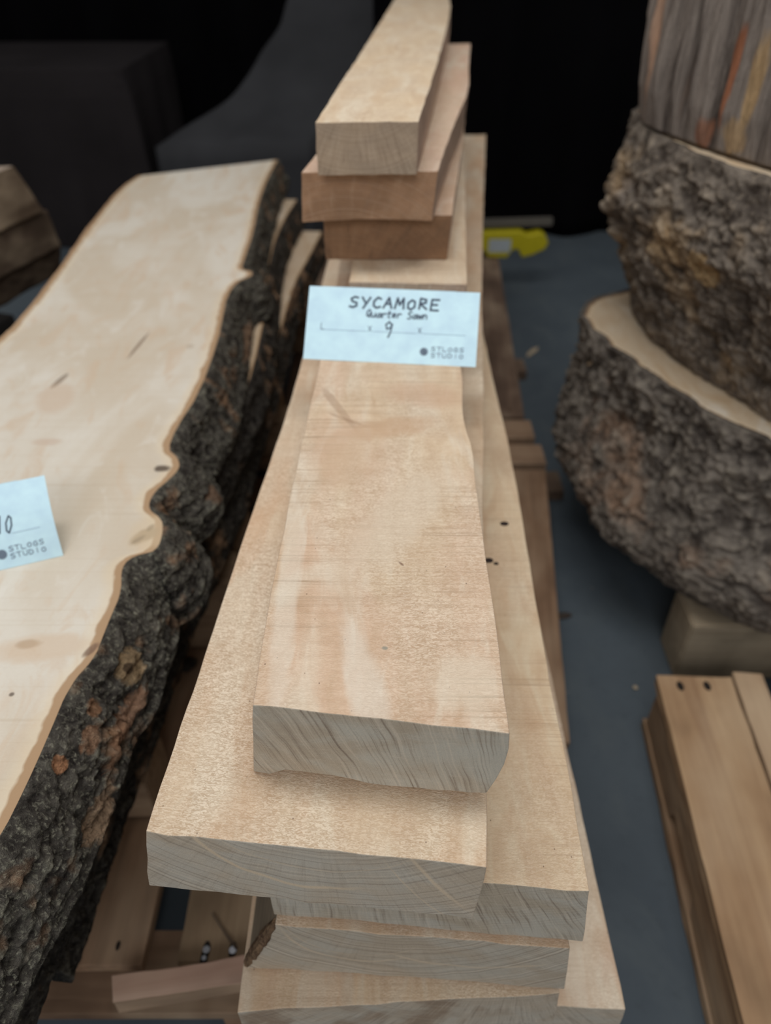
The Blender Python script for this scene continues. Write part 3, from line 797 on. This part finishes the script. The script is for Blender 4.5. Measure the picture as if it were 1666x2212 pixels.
# second pallet beyond
P2 = empty('wooden_pallet', (.05, 1.5, 0))
tag(P2, 'brown wooden pallet, darkened in colour for shade, under the far half of the stack', 'pallet', 'wooden pallets')
for i_, (y_, xr_) in enumerate(((1.485, .395), (1.60, .385))):
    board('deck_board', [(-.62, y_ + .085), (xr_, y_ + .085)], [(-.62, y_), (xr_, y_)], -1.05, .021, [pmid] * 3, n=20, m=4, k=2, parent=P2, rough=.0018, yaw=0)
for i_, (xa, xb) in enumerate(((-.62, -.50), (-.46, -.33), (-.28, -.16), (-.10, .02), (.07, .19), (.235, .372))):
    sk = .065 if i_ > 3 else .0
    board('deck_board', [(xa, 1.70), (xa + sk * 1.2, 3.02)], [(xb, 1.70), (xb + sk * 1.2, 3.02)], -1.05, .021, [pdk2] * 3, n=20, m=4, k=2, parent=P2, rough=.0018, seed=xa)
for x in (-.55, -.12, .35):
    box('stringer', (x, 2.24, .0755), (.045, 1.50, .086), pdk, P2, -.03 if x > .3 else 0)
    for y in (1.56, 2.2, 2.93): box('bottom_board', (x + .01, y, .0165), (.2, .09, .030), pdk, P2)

# right-hand pallet
rz = -.083
P3 = empty('wooden_pallet', (.46, .3, 0))
tag(P3, 'light brown wooden pallet in the right foreground, in front of the log rounds', 'pallet', 'wooden pallets')
pr = [plain_wood('pallet_wood_right_%s' % n_, c1, c2, sd, .45, knot=False) for n_, c1, c2, sd in
      (('honey', (.30, .18, .10), (.44, .29, .165), 21), ('pale', (.34, .225, .14), (.46, .32, .20), 25))]
sl = (.48 - .436) / (.836 - .308)
def xl(y): return .436 + sl * (y - .308)
off = 0
for i, (w, g, e) in enumerate(((.131, .006, .838), (.05, .035, .845), (.12, .03, .83), (.12, .03, .835), (.12, .03, .83))):
    L = [(xl(.05) + off, .05), (xl(e) + off, e)]; R_ = [(xl(.05) + off + w, .05), (xl(e) + off + w, e - .005)]
    board('deck_board', L, R_, -1.05, .022, [pr[i % 2]] * 3, n=40, m=6, k=2, parent=P3, rough=.002, seed=i)
    off += w + g
sidem = plain_wood('pallet_wood_right_side', (.20, .12, .07), (.33, .21, .12), 27, .5)
for off_ in (.004, .28, .55):
    board('stringer', [(xl(.05) + off_, .05), (xl(.82) + off_, .82)], [(xl(.05) + off_ + .038, .05), (xl(.82) + off_ + .038, .82)], -1.0725, .092, [sidem] * 3,
          n=60, m=3, k=3, parent=P3, rough=.002,
          lift=lambda t, s_: .035 * max(0, min(1, 6 - abs(t - .66) * 60, )) + .035 * max(0, min(1, 6 - abs(t - .2) * 60)))
for off_ in (0, .26, .53):
    board('bottom_board', [(xl(.05) + off_, .05), (xl(.83) + off_, .83)], [(xl(.05) + off_ + .09, .05), (xl(.83) + off_ + .09, .83)], -1.166, .021, [sidem] * 3, n=30, m=4, k=2, parent=P3, rough=.002)
for (u, v) in ((1470, 1482), (1528, 1482)):
    x, y = at(u, v, -1.0495)
    d = [c_ for c_ in P3.children if c_.name.startswith('deck_board')][0]
    DM = P3.matrix_basis @ d.matrix_basis
    V = [(x + .006 * math.cos(i * .628), y + .010 * math.sin(i * .628), z_) for z_ in (CAMH - 1.0515, CAMH - 1.0486) for i in range(10)]
    F = [tuple(range(10)), tuple(range(10, 20))] + [(i, (i + 1) % 10, 10 + (i + 1) % 10, 10 + i) for i in range(10)]
    ob = new_obj('nail_hole', V, F, holem, None, Matrix.Translation((x, y, CAMH - 1.05))); ob.parent = d
    ob.matrix_basis = DM.inverted() @ Matrix.Translation((x, y, CAMH - 1.05))

# timbers that carry the log rounds
tb = plain_wood('timber', (.24, .19, .13), (.34, .28, .20), 33, .5, axis='X')
box('support_timber', (.935, .985, .0785), (.72, .10, .153), tb, None, -.02, .004, 'pale squared timber under the front of the log rounds', 'timber', 'timbers under the log rounds')
box('support_timber', (.945, 1.45, .0785), (.62, .10, .153), tb, None, .02, .004, 'squared timber hidden under the back of the log rounds', 'timber', 'timbers under the log rounds')

# ------------------------------------------------------------------ log rounds
def log_round(name, outline, zb, zt, barkm, corem, label, group, amp=1.0, seed=0.0, flare=None, fr=1.0, fiss=0.0, th=.010, lip=.0, N_=520, Mq=150, knobs=()):
    P = smooth_pl(outline + [outline[0]], 3)
    E = resample(P, N_ + 1)[:-1]
    cx = sum(p[0] for p in E) / N_; cy = sum(p[1] for p in E) / N_
    root = empty(name, (cx, cy, CAMH + zb)); tag(root, label, 'log', group)
    V = []; F = []; H = []
    Hh = zt - zb
    for a_ in range(N_):
        p = Vector(E[a_]); tg = (Vector(E[(a_ + 3) % N_]) - Vector(E[a_ - 3])).normalized(); nr = Vector((tg.y, -tg.x))
        if nr.dot(p - Vector((cx, cy))) < 0: nr = -nr
        rim = FB(Vector((p.x * 14, p.y * 14, seed)), 2) * .014 * amp
        for j in range(Mq + 1):
            q = j / Mq; z = zb + Hh * q
            P0 = Vector((p.x, p.y, z))
            if fiss:
                per = math.atan2(p.y - cy, p.x - cx)
                v_ = Vector((p.x * 30 + seed, p.y * 30, z * 2.0)) * fr
                r1 = 1 - 2.2 * abs(noise.noise(v_)); r2 = FB(Vector((p.x * 62, p.y * 62, z * 6 + seed)), 3)
                hh = fiss * (.012 * r1 + .006 * r2) + .010 * FB(Vector((p.x * 8, p.y * 8, z * 3 + seed)), 2)
                h2 = fiss * (.008 * r1 + .003 * r2)
            else:
                h1 = FB(P0 * 7 * fr + Vector((seed, 0, 0)), 3)
                h3 = FB(P0 * 32 * fr + Vector((0, seed, 0)), 4)
                r1 = abs(noise.noise(P0 * 62 * fr + Vector((0, 0, seed))))
                h5 = FB(P0 * 85 * fr + Vector((0, seed, 0)), 2)
                hh = (.020 * h1 + .009 * h3 + .008 * (r1 - .25) + .006 * h5) * amp
                h2 = (.010 * h3 + .010 * (r1 - .25) + .004 * h5) * amp
            for (kx, ky, kz, kr, kh) in knobs:
                d2 = ((p.x - kx) ** 2 + (p.y - ky) ** 2 + (z - kz) ** 2) / kr ** 2
                if d2 < 4: hh += kh * math.exp(-d2 * 1.5); h2 += kh * .3 * math.exp(-d2)
            fl_ = flare(q, p) if flare else 0
            edge = min(1, (1 - q) * 14) 
            lowe = min(1, q * 8)
            d = fl_ + hh * (.25 + .75 * edge) * (.35 + .65 * lowe) + rim * (1 - edge)
            V.append((p.x + nr.x * d, p.y + nr.y * d, CAMH + z + (.3 * abs(h2) if j == 0 else 0))); H.append(h2)
        # inner wall
        top = V[-1]; bot = V[-1 - Mq]
        V.append((top[0] - nr.x * th, top[1] - nr.y * th, CAMH + zt)); H.append(0)
        V.append((bot[0] - nr.x * th, bot[1] - nr.y * th, CAMH + zb + .004)); H.append(0)
    K = Mq + 3
    for a_ in range(N_):
        b_ = (a_ + 1) % N_
        for j in range(K):
            F.append((a_ * K + j, a_ * K + (j + 1) % K, b_ * K + (j + 1) % K, b_ * K + j))
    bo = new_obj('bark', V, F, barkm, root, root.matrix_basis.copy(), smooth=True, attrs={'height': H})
    # wood core, follows the inner wall of the bark
    V2 = []; F2 = []; E2 = []
    rings = [1.0, .985, .96, .92, .8, .5]
    for k2, rr in enumerate(rings):
        for a_ in range(N_):
            t_ = V[a_ * K + Mq + 1]
            V2.append((cx + (t_[0] - cx) * rr, cy + (t_[1] - cy) * rr, CAMH + zt - .0015)); E2.append((1 - rr) * .3)
    for k2 in range(len(rings) - 1):
        for a_ in range(N_):
            b_ = (a_ + 1) % N_; F2.append((k2 * N_ + a_, k2 * N_ + b_, (k2 + 1) * N_ + b_, (k2 + 1) * N_ + a_))
    F2.append(tuple((len(rings) - 1) * N_ + a_ for a_ in range(N_)))
    b0 = len(V2)
    for a_ in range(N_):
        t_ = V[a_ * K + Mq + 2]; V2.append(t_); E2.append(.05)
    for a_ in range(N_):
        b_ = (a_ + 1) % N_; F2.append((a_, b_, b0 + b_, b0 + a_))
    F2.append(tuple(b0 + a_ for a_ in range(N_)))
    new_obj('cut_wood', V2, F2, corem, root, root.matrix_basis.copy(), attrs={'edge': E2})
    return root
corem = slab_mat('round_wood', [], 9.0, (.50, .37, .24), (.62, .49, .34), (.52, .34, .18), band=(.34, .21, .12), bw=.006)
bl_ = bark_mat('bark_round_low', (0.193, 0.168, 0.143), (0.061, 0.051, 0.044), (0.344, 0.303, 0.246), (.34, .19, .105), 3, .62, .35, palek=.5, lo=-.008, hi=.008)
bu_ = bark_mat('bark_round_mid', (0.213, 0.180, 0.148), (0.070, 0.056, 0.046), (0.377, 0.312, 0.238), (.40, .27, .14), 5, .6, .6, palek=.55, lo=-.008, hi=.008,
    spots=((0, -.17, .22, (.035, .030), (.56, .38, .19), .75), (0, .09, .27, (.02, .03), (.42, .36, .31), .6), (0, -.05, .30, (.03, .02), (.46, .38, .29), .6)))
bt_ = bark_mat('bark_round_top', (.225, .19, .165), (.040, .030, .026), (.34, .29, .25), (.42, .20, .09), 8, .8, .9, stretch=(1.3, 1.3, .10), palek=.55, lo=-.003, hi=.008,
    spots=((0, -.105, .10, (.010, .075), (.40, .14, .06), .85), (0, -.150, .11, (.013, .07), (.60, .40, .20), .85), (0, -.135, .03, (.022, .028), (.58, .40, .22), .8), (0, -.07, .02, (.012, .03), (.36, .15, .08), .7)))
LG = 'bark-covered log rounds stacked at the right'
low_out = [(.627, 1.007), (.545, 1.12), (.470, 1.29), (.412, 1.46), (.435, 1.57), (.53, 1.63), (.66, 1.70), (.86, 1.66), (1.03, 1.45), (1.02, 1.15), (.88, .96), (.74, .93)]
def fl_low(q, p):   # the butt swells downwards on the near side
    b_ = .085 * math.exp(-((q - .22) / .30) ** 2) * max(0.0, min(1, (1.55 - p.y) / .35))
    return b_ - .02 * max(0, .15 - q) * 6
log_round('log_round', low_out, -1.03, -.672, bl_, corem, 'lowest and widest log round, pale cut rim under the middle round', LG, 1.1, 2.0, fl_low)
mid_out = [(.655, 1.075), (.595, 1.19), (.545, 1.34), (.525, 1.48), (.54, 1.58), (.58, 1.66), (.75, 1.66), (.95, 1.50), (.98, 1.25), (.88, 1.08), (.76, 1.02)]
def fl_mid(q, p):
    k2 = [(0, 0), (.15, .012), (.4, .055), (.65, .088), (.85, .078), (1, .062)]
    for (a0, b0), (a1, b1) in zip(k2, k2[1:]):
        if q <= a1: return (b0 + (b1 - b0) * (q - a0) / (a1 - a0)) * (1 if p.x < .75 else .4)
kn = [(.525, 1.50, -.40, .03, .02), (.525, 1.50, -.45, .025, .028), (.525, 1.50, -.50, .025, .028), (.525, 1.47, -.54, .03, .018)]
log_round('log_round', mid_out, -.670, -.300, bu_, corem, 'middle log round with lumpy brown burl bark', LG, 1.0, 6.0, fl_mid, knobs=kn)
top_out = [(.67, 1.10), (.590, 1.15), (.540, 1.26), (.490, 1.38), (.465, 1.48), (.49, 1.57), (.60, 1.64), (.75, 1.64), (.90, 1.52), (.93, 1.30), (.80, 1.12)]
log_round('log_round', top_out, -.298, .16, bt_, corem, 'topmost log with vertically furrowed grey bark and rust streaks', LG, 1.0, 4.0, None, fiss=1.7, Mq=90, N_=620)

# ------------------------------------------------------------------ dark slabs, far left
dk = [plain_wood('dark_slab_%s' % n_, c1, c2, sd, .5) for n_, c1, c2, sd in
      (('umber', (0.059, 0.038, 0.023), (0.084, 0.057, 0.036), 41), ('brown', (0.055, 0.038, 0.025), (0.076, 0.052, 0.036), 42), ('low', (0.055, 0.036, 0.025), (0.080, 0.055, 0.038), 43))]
DG = 'dark brown slabs stacked at the far left'
dn = Vector((.30, .954))
def dslab(u, v, z, th, out_, mt, lab, ln=1.25, top=None):
    c_ = at(u, v, z); near = (c_[0] - dn.x * ln, c_[1] - dn.y * ln)
    wl = .32
    L = [(near[0] - wl * .95, near[1] + .05), (c_[0] - wl, c_[1] + .03)]; R_ = [near, c_]
    return board('dark_slab', L, smooth_pl(R_, 1), z, th, [top or dk[mt], dk[mt], dk[mt]], lab, 'slab', DG, n=40, m=8, k=4, br=(out_, 0), rough=.004, seed=mt * 3.0, bevel=.006)
dslab(32, 358, -.49, .11, .045, 0, 'topmost dark slab at the far left with a sloping side', top=plain_wood('dark_slab_top_lit', (.30, .23, .18), (.38, .30, .24), 44))  # pale top colour stands in for light falling on the upper face
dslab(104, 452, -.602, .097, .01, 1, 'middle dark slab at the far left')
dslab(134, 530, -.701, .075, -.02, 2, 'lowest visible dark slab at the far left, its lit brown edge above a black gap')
box('dark_bearer', (-1.12, 1.75, .205), (.36, .12, .405), flat_mat('bearer_shade', (.012, .010, .009), .9), None, -.3, .004, 'dark post block under the far left slabs, shade put into its black colour, farther one', 'block', 'dark blocks under the far left slabs')  # near-black colour stands in for the shade in the gap
box('dark_bearer', (-1.32, 1.12, .205), (.36, .12, .405), flat_mat('bearer_shade2', (.012, .010, .009), .9), None, -.3, .004, 'dark post block under the far left slabs, shade put into its black colour, nearer one', 'block', 'dark blocks under the far left slabs')

# ------------------------------------------------------------------ cards
paper = flat_mat('card_paper', (.62, .86, 1.0), .6, .3)
ink = flat_mat('marker_ink', (.05, .07, .11), .6)
print_ink = flat_mat('printed_ink', (.16, .21, .28), .6)
line_ink = flat_mat('line_ink', (.42, .53, .64), .6)
GL = {
 'S': [[(.9, .92), (.5, 1), (.1, .8), (.3, .55), (.8, .45), (.85, .15), (.45, 0), (.05, .08)]],
 'Y': [[(0, 1), (.45, .5)], [(.95, 1), (.3, -.05)]], 'C': [[(.9, .85), (.5, 1), (.1, .6), (.15, .2), (.5, 0), (.95, .12)]],
 'A': [[(0, 0), (.5, 1), (.95, 0)], [(.2, .4), (.8, .4)]], 'M': [[(0, 0), (.15, 1), (.5, .35), (.85, 1), (1, 0)]],
 'O': [[(.5, .9), (.1, .6), (.15, .15), (.5, 0), (.9, .25), (.85, .75), (.5, .9)]], 'R': [[(.1, 0), (.1, 1), (.75, .9), (.75, .6), (.12, .5), (.95, 0)]],
 'E': [[(.95, 1), (.1, 1), (.1, 0), (1, 0)], [(.1, .52), (.8, .52)]], 'T': [[(0, 1), (1, 1)], [(.5, 1), (.5, 0)]], 'U': [[(.1, 1), (.1, .2), (.5, 0), (.9, .2), (.9, 1)]],
 'D': [[(.1, 0), (.1, 1), (.7, .85), (.9, .5), (.7, .1), (.1, 0)]], 'I': [[(.5, 0), (.5, 1)]], 'L': [[(.1, 1), (.1, 0), (.9, 0)]], 'G': [[(.9, .85), (.5, 1), (.1, .6), (.15, .15), (.6, 0), (.9, .2), (.9, .5), (.5, .5)]],
 'Q': [[(.5, 1), (.1, .7), (.1, .2), (.5, 0), (.9, .3), (.85, .8), (.5, 1)], [(.55, .3), (1, -.1)]],
 'u': [[(0, .6), (.1, .1), (.5, 0), (.8, .2), (.85, .6)], [(.85, .6), (1, 0)]], 'a': [[(.9, .6), (.3, .55), (.1, .2), (.4, 0), (.8, .3), (.9, .6), (1, 0)]],
 'r': [[(.1, .6), (.2, 0)], [(.18, .4), (.6, .62), (.95, .5)]], 't': [[(.45, 1), (.45, .1), (.8, 0)], [(.05, .65), (.9, .7)]], 'e': [[(.1, .3), (.85, .35), (.6, .6), (.15, .45), (.2, .05), (.9, .08)]],
 'w': [[(0, .6), (.2, 0), (.5, .5), (.75, 0), (1, .6)]], 'n': [[(.1, .6), (.1, 0)], [(.1, .4), (.5, .62), (.85, .4), (.9, 0)]],
 '9': [[(.85, .75), (.5, 1), (.1, .8), (.25, .5), (.7, .6), (.85, .85), (.7, .3), (.45, -.05)]],
 '1': [[(.65, 1), (.35, 0)]], '0': [[(.6, 1), (.15, .6), (.1, .15), (.4, 0), (.85, .4), (.9, .85), (.6, 1)]], 'x': [[(0, .6), (.9, 0)], [(.8, .65), (.1, 0)]], ' ': []}
def surf(BL, BRt, nrm_back, hgt, bulge, curl=0.0):
    BL = Vector(BL); BRt = Vector(BRt); up = Vector(nrm_back)
    xd = (BRt - BL).normalized(); nr = xd.cross(up).normalized()
    if nr.z < 0: nr = -nr
    def f(s_, h_, lift=0.0):
        p = BL.lerp(BRt, s_) + up * hgt * h_
        b_ = bulge * math.sin(math.pi * h_) * (.4 + .6 * s_) + curl * s_ ** 6 * (h_ - .3)
        return p + nr * (b_ + lift)
    return f
def card(label, BL, BRt, up, back, hgt, bulge, curl, strokes, grp):
    f = surf(BL, BRt, up, hgt, bulge, curl)
    mid = (Vector(BL) + Vector(BRt)) / 2
    root = empty('card', mid, 0); tag(root, label, 'card', grp)
    MB_ = root.matrix_basis.copy()
    def sheet(fn, nm, n=24, m=12):
        V = []; F = []
        for lf in (0, -.0005):
            for j in range(m + 1):
                for i in range(n + 1): V.append(tuple(fn(i / n, j / m, lf)))
        W_ = n + 1; H_ = W_ * (m + 1)
        for k2 in (0, 1):
            for j in range(m):
                for i in range(n): p = k2 * H_ + j * W_ + i; F.append((p, p + 1, p + W_ + 1, p + W_))
        for i in range(n):
            for j in (0, m): p = j * W_ + i; F.append((p, p + 1, p + 1 + H_, p + H_))
        for j in range(m):
            for i in (0, n): p = j * W_ + i; F.append((p, p + W_, p + W_ + H_, p + H_))
        return new_obj(nm, V, F, paper, root, MB_, smooth=False)
    fp = sheet(f, 'front_panel')
    tl, tr = f(0, 1), f(1, 1)
    bk = Vector(back)
    def g(s_, h_, lift=0.0): return tl.lerp(tr, .08 + .78 * s_) + bk * (1 - h_) + Vector((0, .0005 + (0 if lift == 0 else .0005), 0))
    sheet(g, 'back_panel', 6, 4)
    FM_ = MB_
    for (nm, txt, s0, h0, wd, ht, sw, mat_, slant, gap) in strokes:
        V = []; F = []
        def seg(p, q, wv):
            a_ = Vector(p); b_ = Vector(q); d_ = (b_ - a_)
            if d_.length < 1e-6: return
            hgt_r = hgt / (Vector(BRt) - Vector(BL)).length
            dd = Vector((d_.x, d_.y * hgt_r)).normalized(); nn = Vector((-dd.y, dd.x / hgt_r)) * wv
            ee = Vector((dd.x, dd.y / hgt_r)) * wv * .6
            steps = max(1, int(d_.length / .06))
            for st_ in range(steps):
                p_ = a_.lerp(b_, st_ / steps) - (ee if st_ == 0 else ee * 0); q_ = a_.lerp(b_, (st_ + 1) / steps) + (ee if st_ == steps - 1 else ee * 0)
                b0 = len(V)
                for lf in (.0004, .0001):
                    for w_ in (p_ + nn, p_ - nn, q_ - nn, q_ + nn): V.append(tuple(f(w_.x, w_.y, lf)))
                F.append((b0, b0 + 1, b0 + 2, b0 + 3)); F.append((b0 + 4, b0 + 5, b0 + 6, b0 + 7))
                for i in range(4): F.append((b0 + i, b0 + (i + 1) % 4, b0 + 4 + (i + 1) % 4, b0 + 4 + i))
        if txt == '_':
            seg((s0, h0), (s0 + wd, h0), sw)
        elif txt == '@':
            asp = (Vector(BRt) - Vector(BL)).length / hgt
            for rr in (1.0, .62, .25):
                pts = [(s0 + wd * rr * .5 * math.cos(i * .524), h0 + wd * rr * .5 * asp * math.sin(i * .524)) for i in range(13)]
                for p, q in zip(pts, pts[1:]): seg(p, q, sw)
        else:
            n_ = len(txt); cw = wd / n_
            for i, ch in enumerate(txt):
                jx = R.uniform(-.03, .03) * cw; jy = R.uniform(-.06, .06) * ht
                for pl in GL[ch]:
                    pts = [(s0 + cw * (i + .5 * gap) + jx + (p[0] * (1 - gap) + slant * p[1]) * cw, h0 + jy + p[1] * ht) for p in pl]
                    for p, q in zip(pts, pts[1:]): seg(p, q, sw)
        ob = new_obj(nm, V, F, mat_, None, FM_)
        ob.parent = fp; ob.matrix_basis = Matrix.Identity(4)
    return root
c45 = math.sqrt(.5)
SL = (1, -.02)
st1 = [('handwriting', 'SYCAMORE', .235, .735, .54, .145, .0058, ink, .1, .25), ('handwriting', 'Quarter Sawn', .345, .605, .36, .095, .0034, ink, .2, .15),
       ('handwriting', '9', .460, .355, .055, .20, .0042, ink, .0, .1),
       ('printed_letter', 'L', .085, .41, .025, .085, .002, print_ink, 0, .1), ('printed_letter', 'x', .365, .41, .025, .11, .002, print_ink, 0, .1), ('printed_letter', 'x', .655, .41, .025, .11, .002, print_ink, 0, .1),
       ('printed_line', '_', .11, .41, .25, 0, .0012, line_ink, 0, 0), ('printed_line', '_', .395, .41, .25, 0, .0012, line_ink, 0, 0), ('printed_line', '_', .685, .41, .245, 0, .0012, line_ink, 0, 0),
       ('printed_emblem', '@', .698, .17, .040, 0, .0036, print_ink, 0, 0), ('printed_words', 'STLOGS', .735, .185, .195, .055, .0018, print_ink, 0, .2), ('printed_words', 'STUDIO', .735, .10, .195, .055, .0018, print_ink, 0, .2)]
zb1 = CAMH - .4295
bl1 = at(655, 775, -.4295); br1 = at(1028, 793, -.4295)
xd = (Vector(br1) - Vector(bl1)).normalized(); nb_ = Vector((-xd.y, xd.x))
card('white tent card reading SYCAMORE with a handwritten 9', (*bl1, zb1), (*br1, zb1), (nb_.x * .726, nb_.y * .726, .688), (nb_.x * .04, nb_.y * .04, -.0645), .095, .001, 0.0, st1, 'white price cards')
st2 = [('handwriting', '10', .715, .40, .085, .20, .0036, ink, .15, .15),
       ('printed_line', '_', .665, .385, .06, 0, .0012, line_ink, 0, 0), ('printed_line', '_', .79, .385, .135, 0, .0012, line_ink, 0, 0),
       ('printed_line', '_', .095, .385, .25, 0, .0012, line_ink, 0, 0), ('printed_line', '_', .38, .385, .25, 0, .0012, line_ink, 0, 0),
       ('printed_emblem', '@', .715, .17, .042, 0, .0038, print_ink, 0, 0), ('printed_words', 'STLOGS', .75, .185, .18, .055, .0018, print_ink, 0, .2), ('printed_words', 'STUDIO', .75, .10, .18, .055, .0018, print_ink, 0, .2)]
br2 = Vector(at(137, 1200, -.5695)); d2 = Vector((.931, .364)); bl2 = br2 - d2 * .213; nb2 = Vector((-d2.y, d2.x))
zb2 = CAMH - .5695
card('white tent card with a handwritten 10, on the cream slab at the left border', (*bl2, zb2), (*br2, zb2), (nb2.x * .70, nb2.y * .70, .714), (nb2.x * .008, nb2.y * .008, -.0665), .095, .010, 0, st2, 'white price cards')

# ------------------------------------------------------------------ loose pieces
L = [at(243, 2106, -1.012), at(420, 2085, -1.012), at(590, 2048, -1.012)]; R_ = [at(241, 2166, -1.012), at(420, 2140, -1.012), at(590, 2112, -1.012)]
board('wood_offcut', smooth_pl(L, 1), smooth_pl(R_, 1), -1.012, .0365, [plain_wood('offcut_rosy', (.36, .22, .16), (.48, .33, .25), 51, .6), plain_wood('offcut_side', (.34, .23, .15), (.44, .31, .21), 52, .6), slab_end],
      'rosy wedge-shaped offcut lying on the pallet deck, poking left from the stack', 'offcut', n=40, rough=.003, lift=lambda t, s_: .008 * t)
def chip(name, u, v, z, lx, ly, lz, rz, mat, label, cat):
    x, y = at(u, v, z); bm = bmesh.new(); bmesh.ops.create_icosphere(bm, subdivisions=2, radius=.5)
    for v_ in bm.verts:
        k2 = 1 + .5 * noise.noise(v_.co * 3 + Vector((u, 0, 0)))
        v_.co = Vector((v_.co.x * lx * k2, v_.co.y * ly * k2, max(-.4, v_.co.z) * lz))
    me = bpy.data.meshes.new(name); bm.to_mesh(me); bm.free(); me.materials.append(mat)
    o = bpy.data.objects.new(name, me); COL.objects.link(o)
    o.matrix_basis = Matrix.Translation((x, y, CAMH + z + lz * .4 + .0005)) @ Matrix.Rotation(rz, 4, 'Z')
    return tag(o, label, cat)
x0_, y0_ = at(457, 1975, -1.045); x1_, y1_ = at(509, 2048, -1.045)
board('wood_splinter', [(x0_, y0_), (x1_ - .001, y1_)], [(x0_ + .001, y0_ + .001), (x1_ + .0025, y1_ + .001)], -1.0445, .0035, [plain_wood('splinter', (.08, .055, .04), (.16, .11, .075), 61)] * 3,
      'thin dark splinter lying by the nail heads on the pallet deck', 'splinter', n=16, m=2, k=2, rough=.001, bevel=0)
cw_ = flat_mat('chip_wood', (.42, .34, .24)); cb_ = flat_mat('chip_bark', (.06, .045, .035))
chip('wood_chip', 1150, 762, -1.19, .02, .075, .01, -.6, cw_, 'pale wood sliver lying on the floor beside the pallet', 'wood chip')
chip('bark_chip', 1215, 1333, -1.19, .035, .016, .01, .2, cb_, 'small dark bark flake on the floor next to the pallet edge', 'bark chip')
chip('wood_chip', 1372, 1487, -1.19, .010, .010, .006, .2, cw_, 'tiny round wood crumb on the floor beside the right pallet', 'wood chip')
chip('bark_chip', 430, 1330, -1.05, .05, .03, .02, .7, bark_dark2, 'dark bark crumb on the pallet deck under the slab edge, farther one', 'bark chip')
chip('bark_chip', 405, 1440, -1.05, .035, .03, .015, .2, bark_dark2, 'dark bark crumb on the pallet deck under the slab edge, nearer one', 'bark chip')

# yellow tool with a white label at the far end of the stack
YT = empty('yellow_tool', (.50, 2.90, CAMH - 1.05)); tag(YT, 'yellow plastic tool with a white label beyond the stack, on the far pallet', 'tool')
ym = flat_mat('yellow_plastic', (.50, .43, .010), .5, .4)
prof_ = [(1000, 505), (1000, 540), (1035, 540), (1045, 535), (1055, 552), (1095, 554), (1108, 537), (1120, 535), (1128, 553), (1150, 548), (1178, 535), (1186, 522), (1180, 506), (1168, 499), (1152, 503), (1140, 506), (1128, 497), (1060, 499)]
y0 = 2.87; V = []
pp = [ray(u, v, y0) for u, v in prof_]
zmin = min(p.z for p in pp); shift = (CAMH - 1.0495) - zmin
n = len(pp)
for dy in (0, .055): V += [(p.x, y0 + dy, p.z + shift) for p in pp]
F = [tuple(range(n)), tuple(range(n, 2 * n))] + [(i, (i + 1) % n, n + (i + 1) % n, n + i) for i in range(n)]
o = new_obj('body', V, F, ym, YT, YT.matrix_basis.copy()); b_ = o.modifiers.new('b', 'BEVEL'); b_.width = .005; b_.segments = 3; b_.limit_method = 'ANGLE'
pl = ray(1080, 527, y0)
box('label', (pl.x, y0 - .0006, pl.z + shift), (.085, .0012, .050), flat_mat('label_white', (.42, .47, .50)), YT, bev=.0003, label='white rectangular label')
pb0 = ray(1000, 484, y0); pb1 = ray(1198, 478, y0)
box('grey_bar', ((pb0.x + pb1.x) / 2, y0 + .035, (pb0.z + pb1.z) / 2 + shift - .004), (pb1.x - pb0.x, .02, .030), flat_mat('bar_grey', (.12, .11, .095)), YT, bev=.003, tilt=(0, -.03), label='flat grey bar along the top')
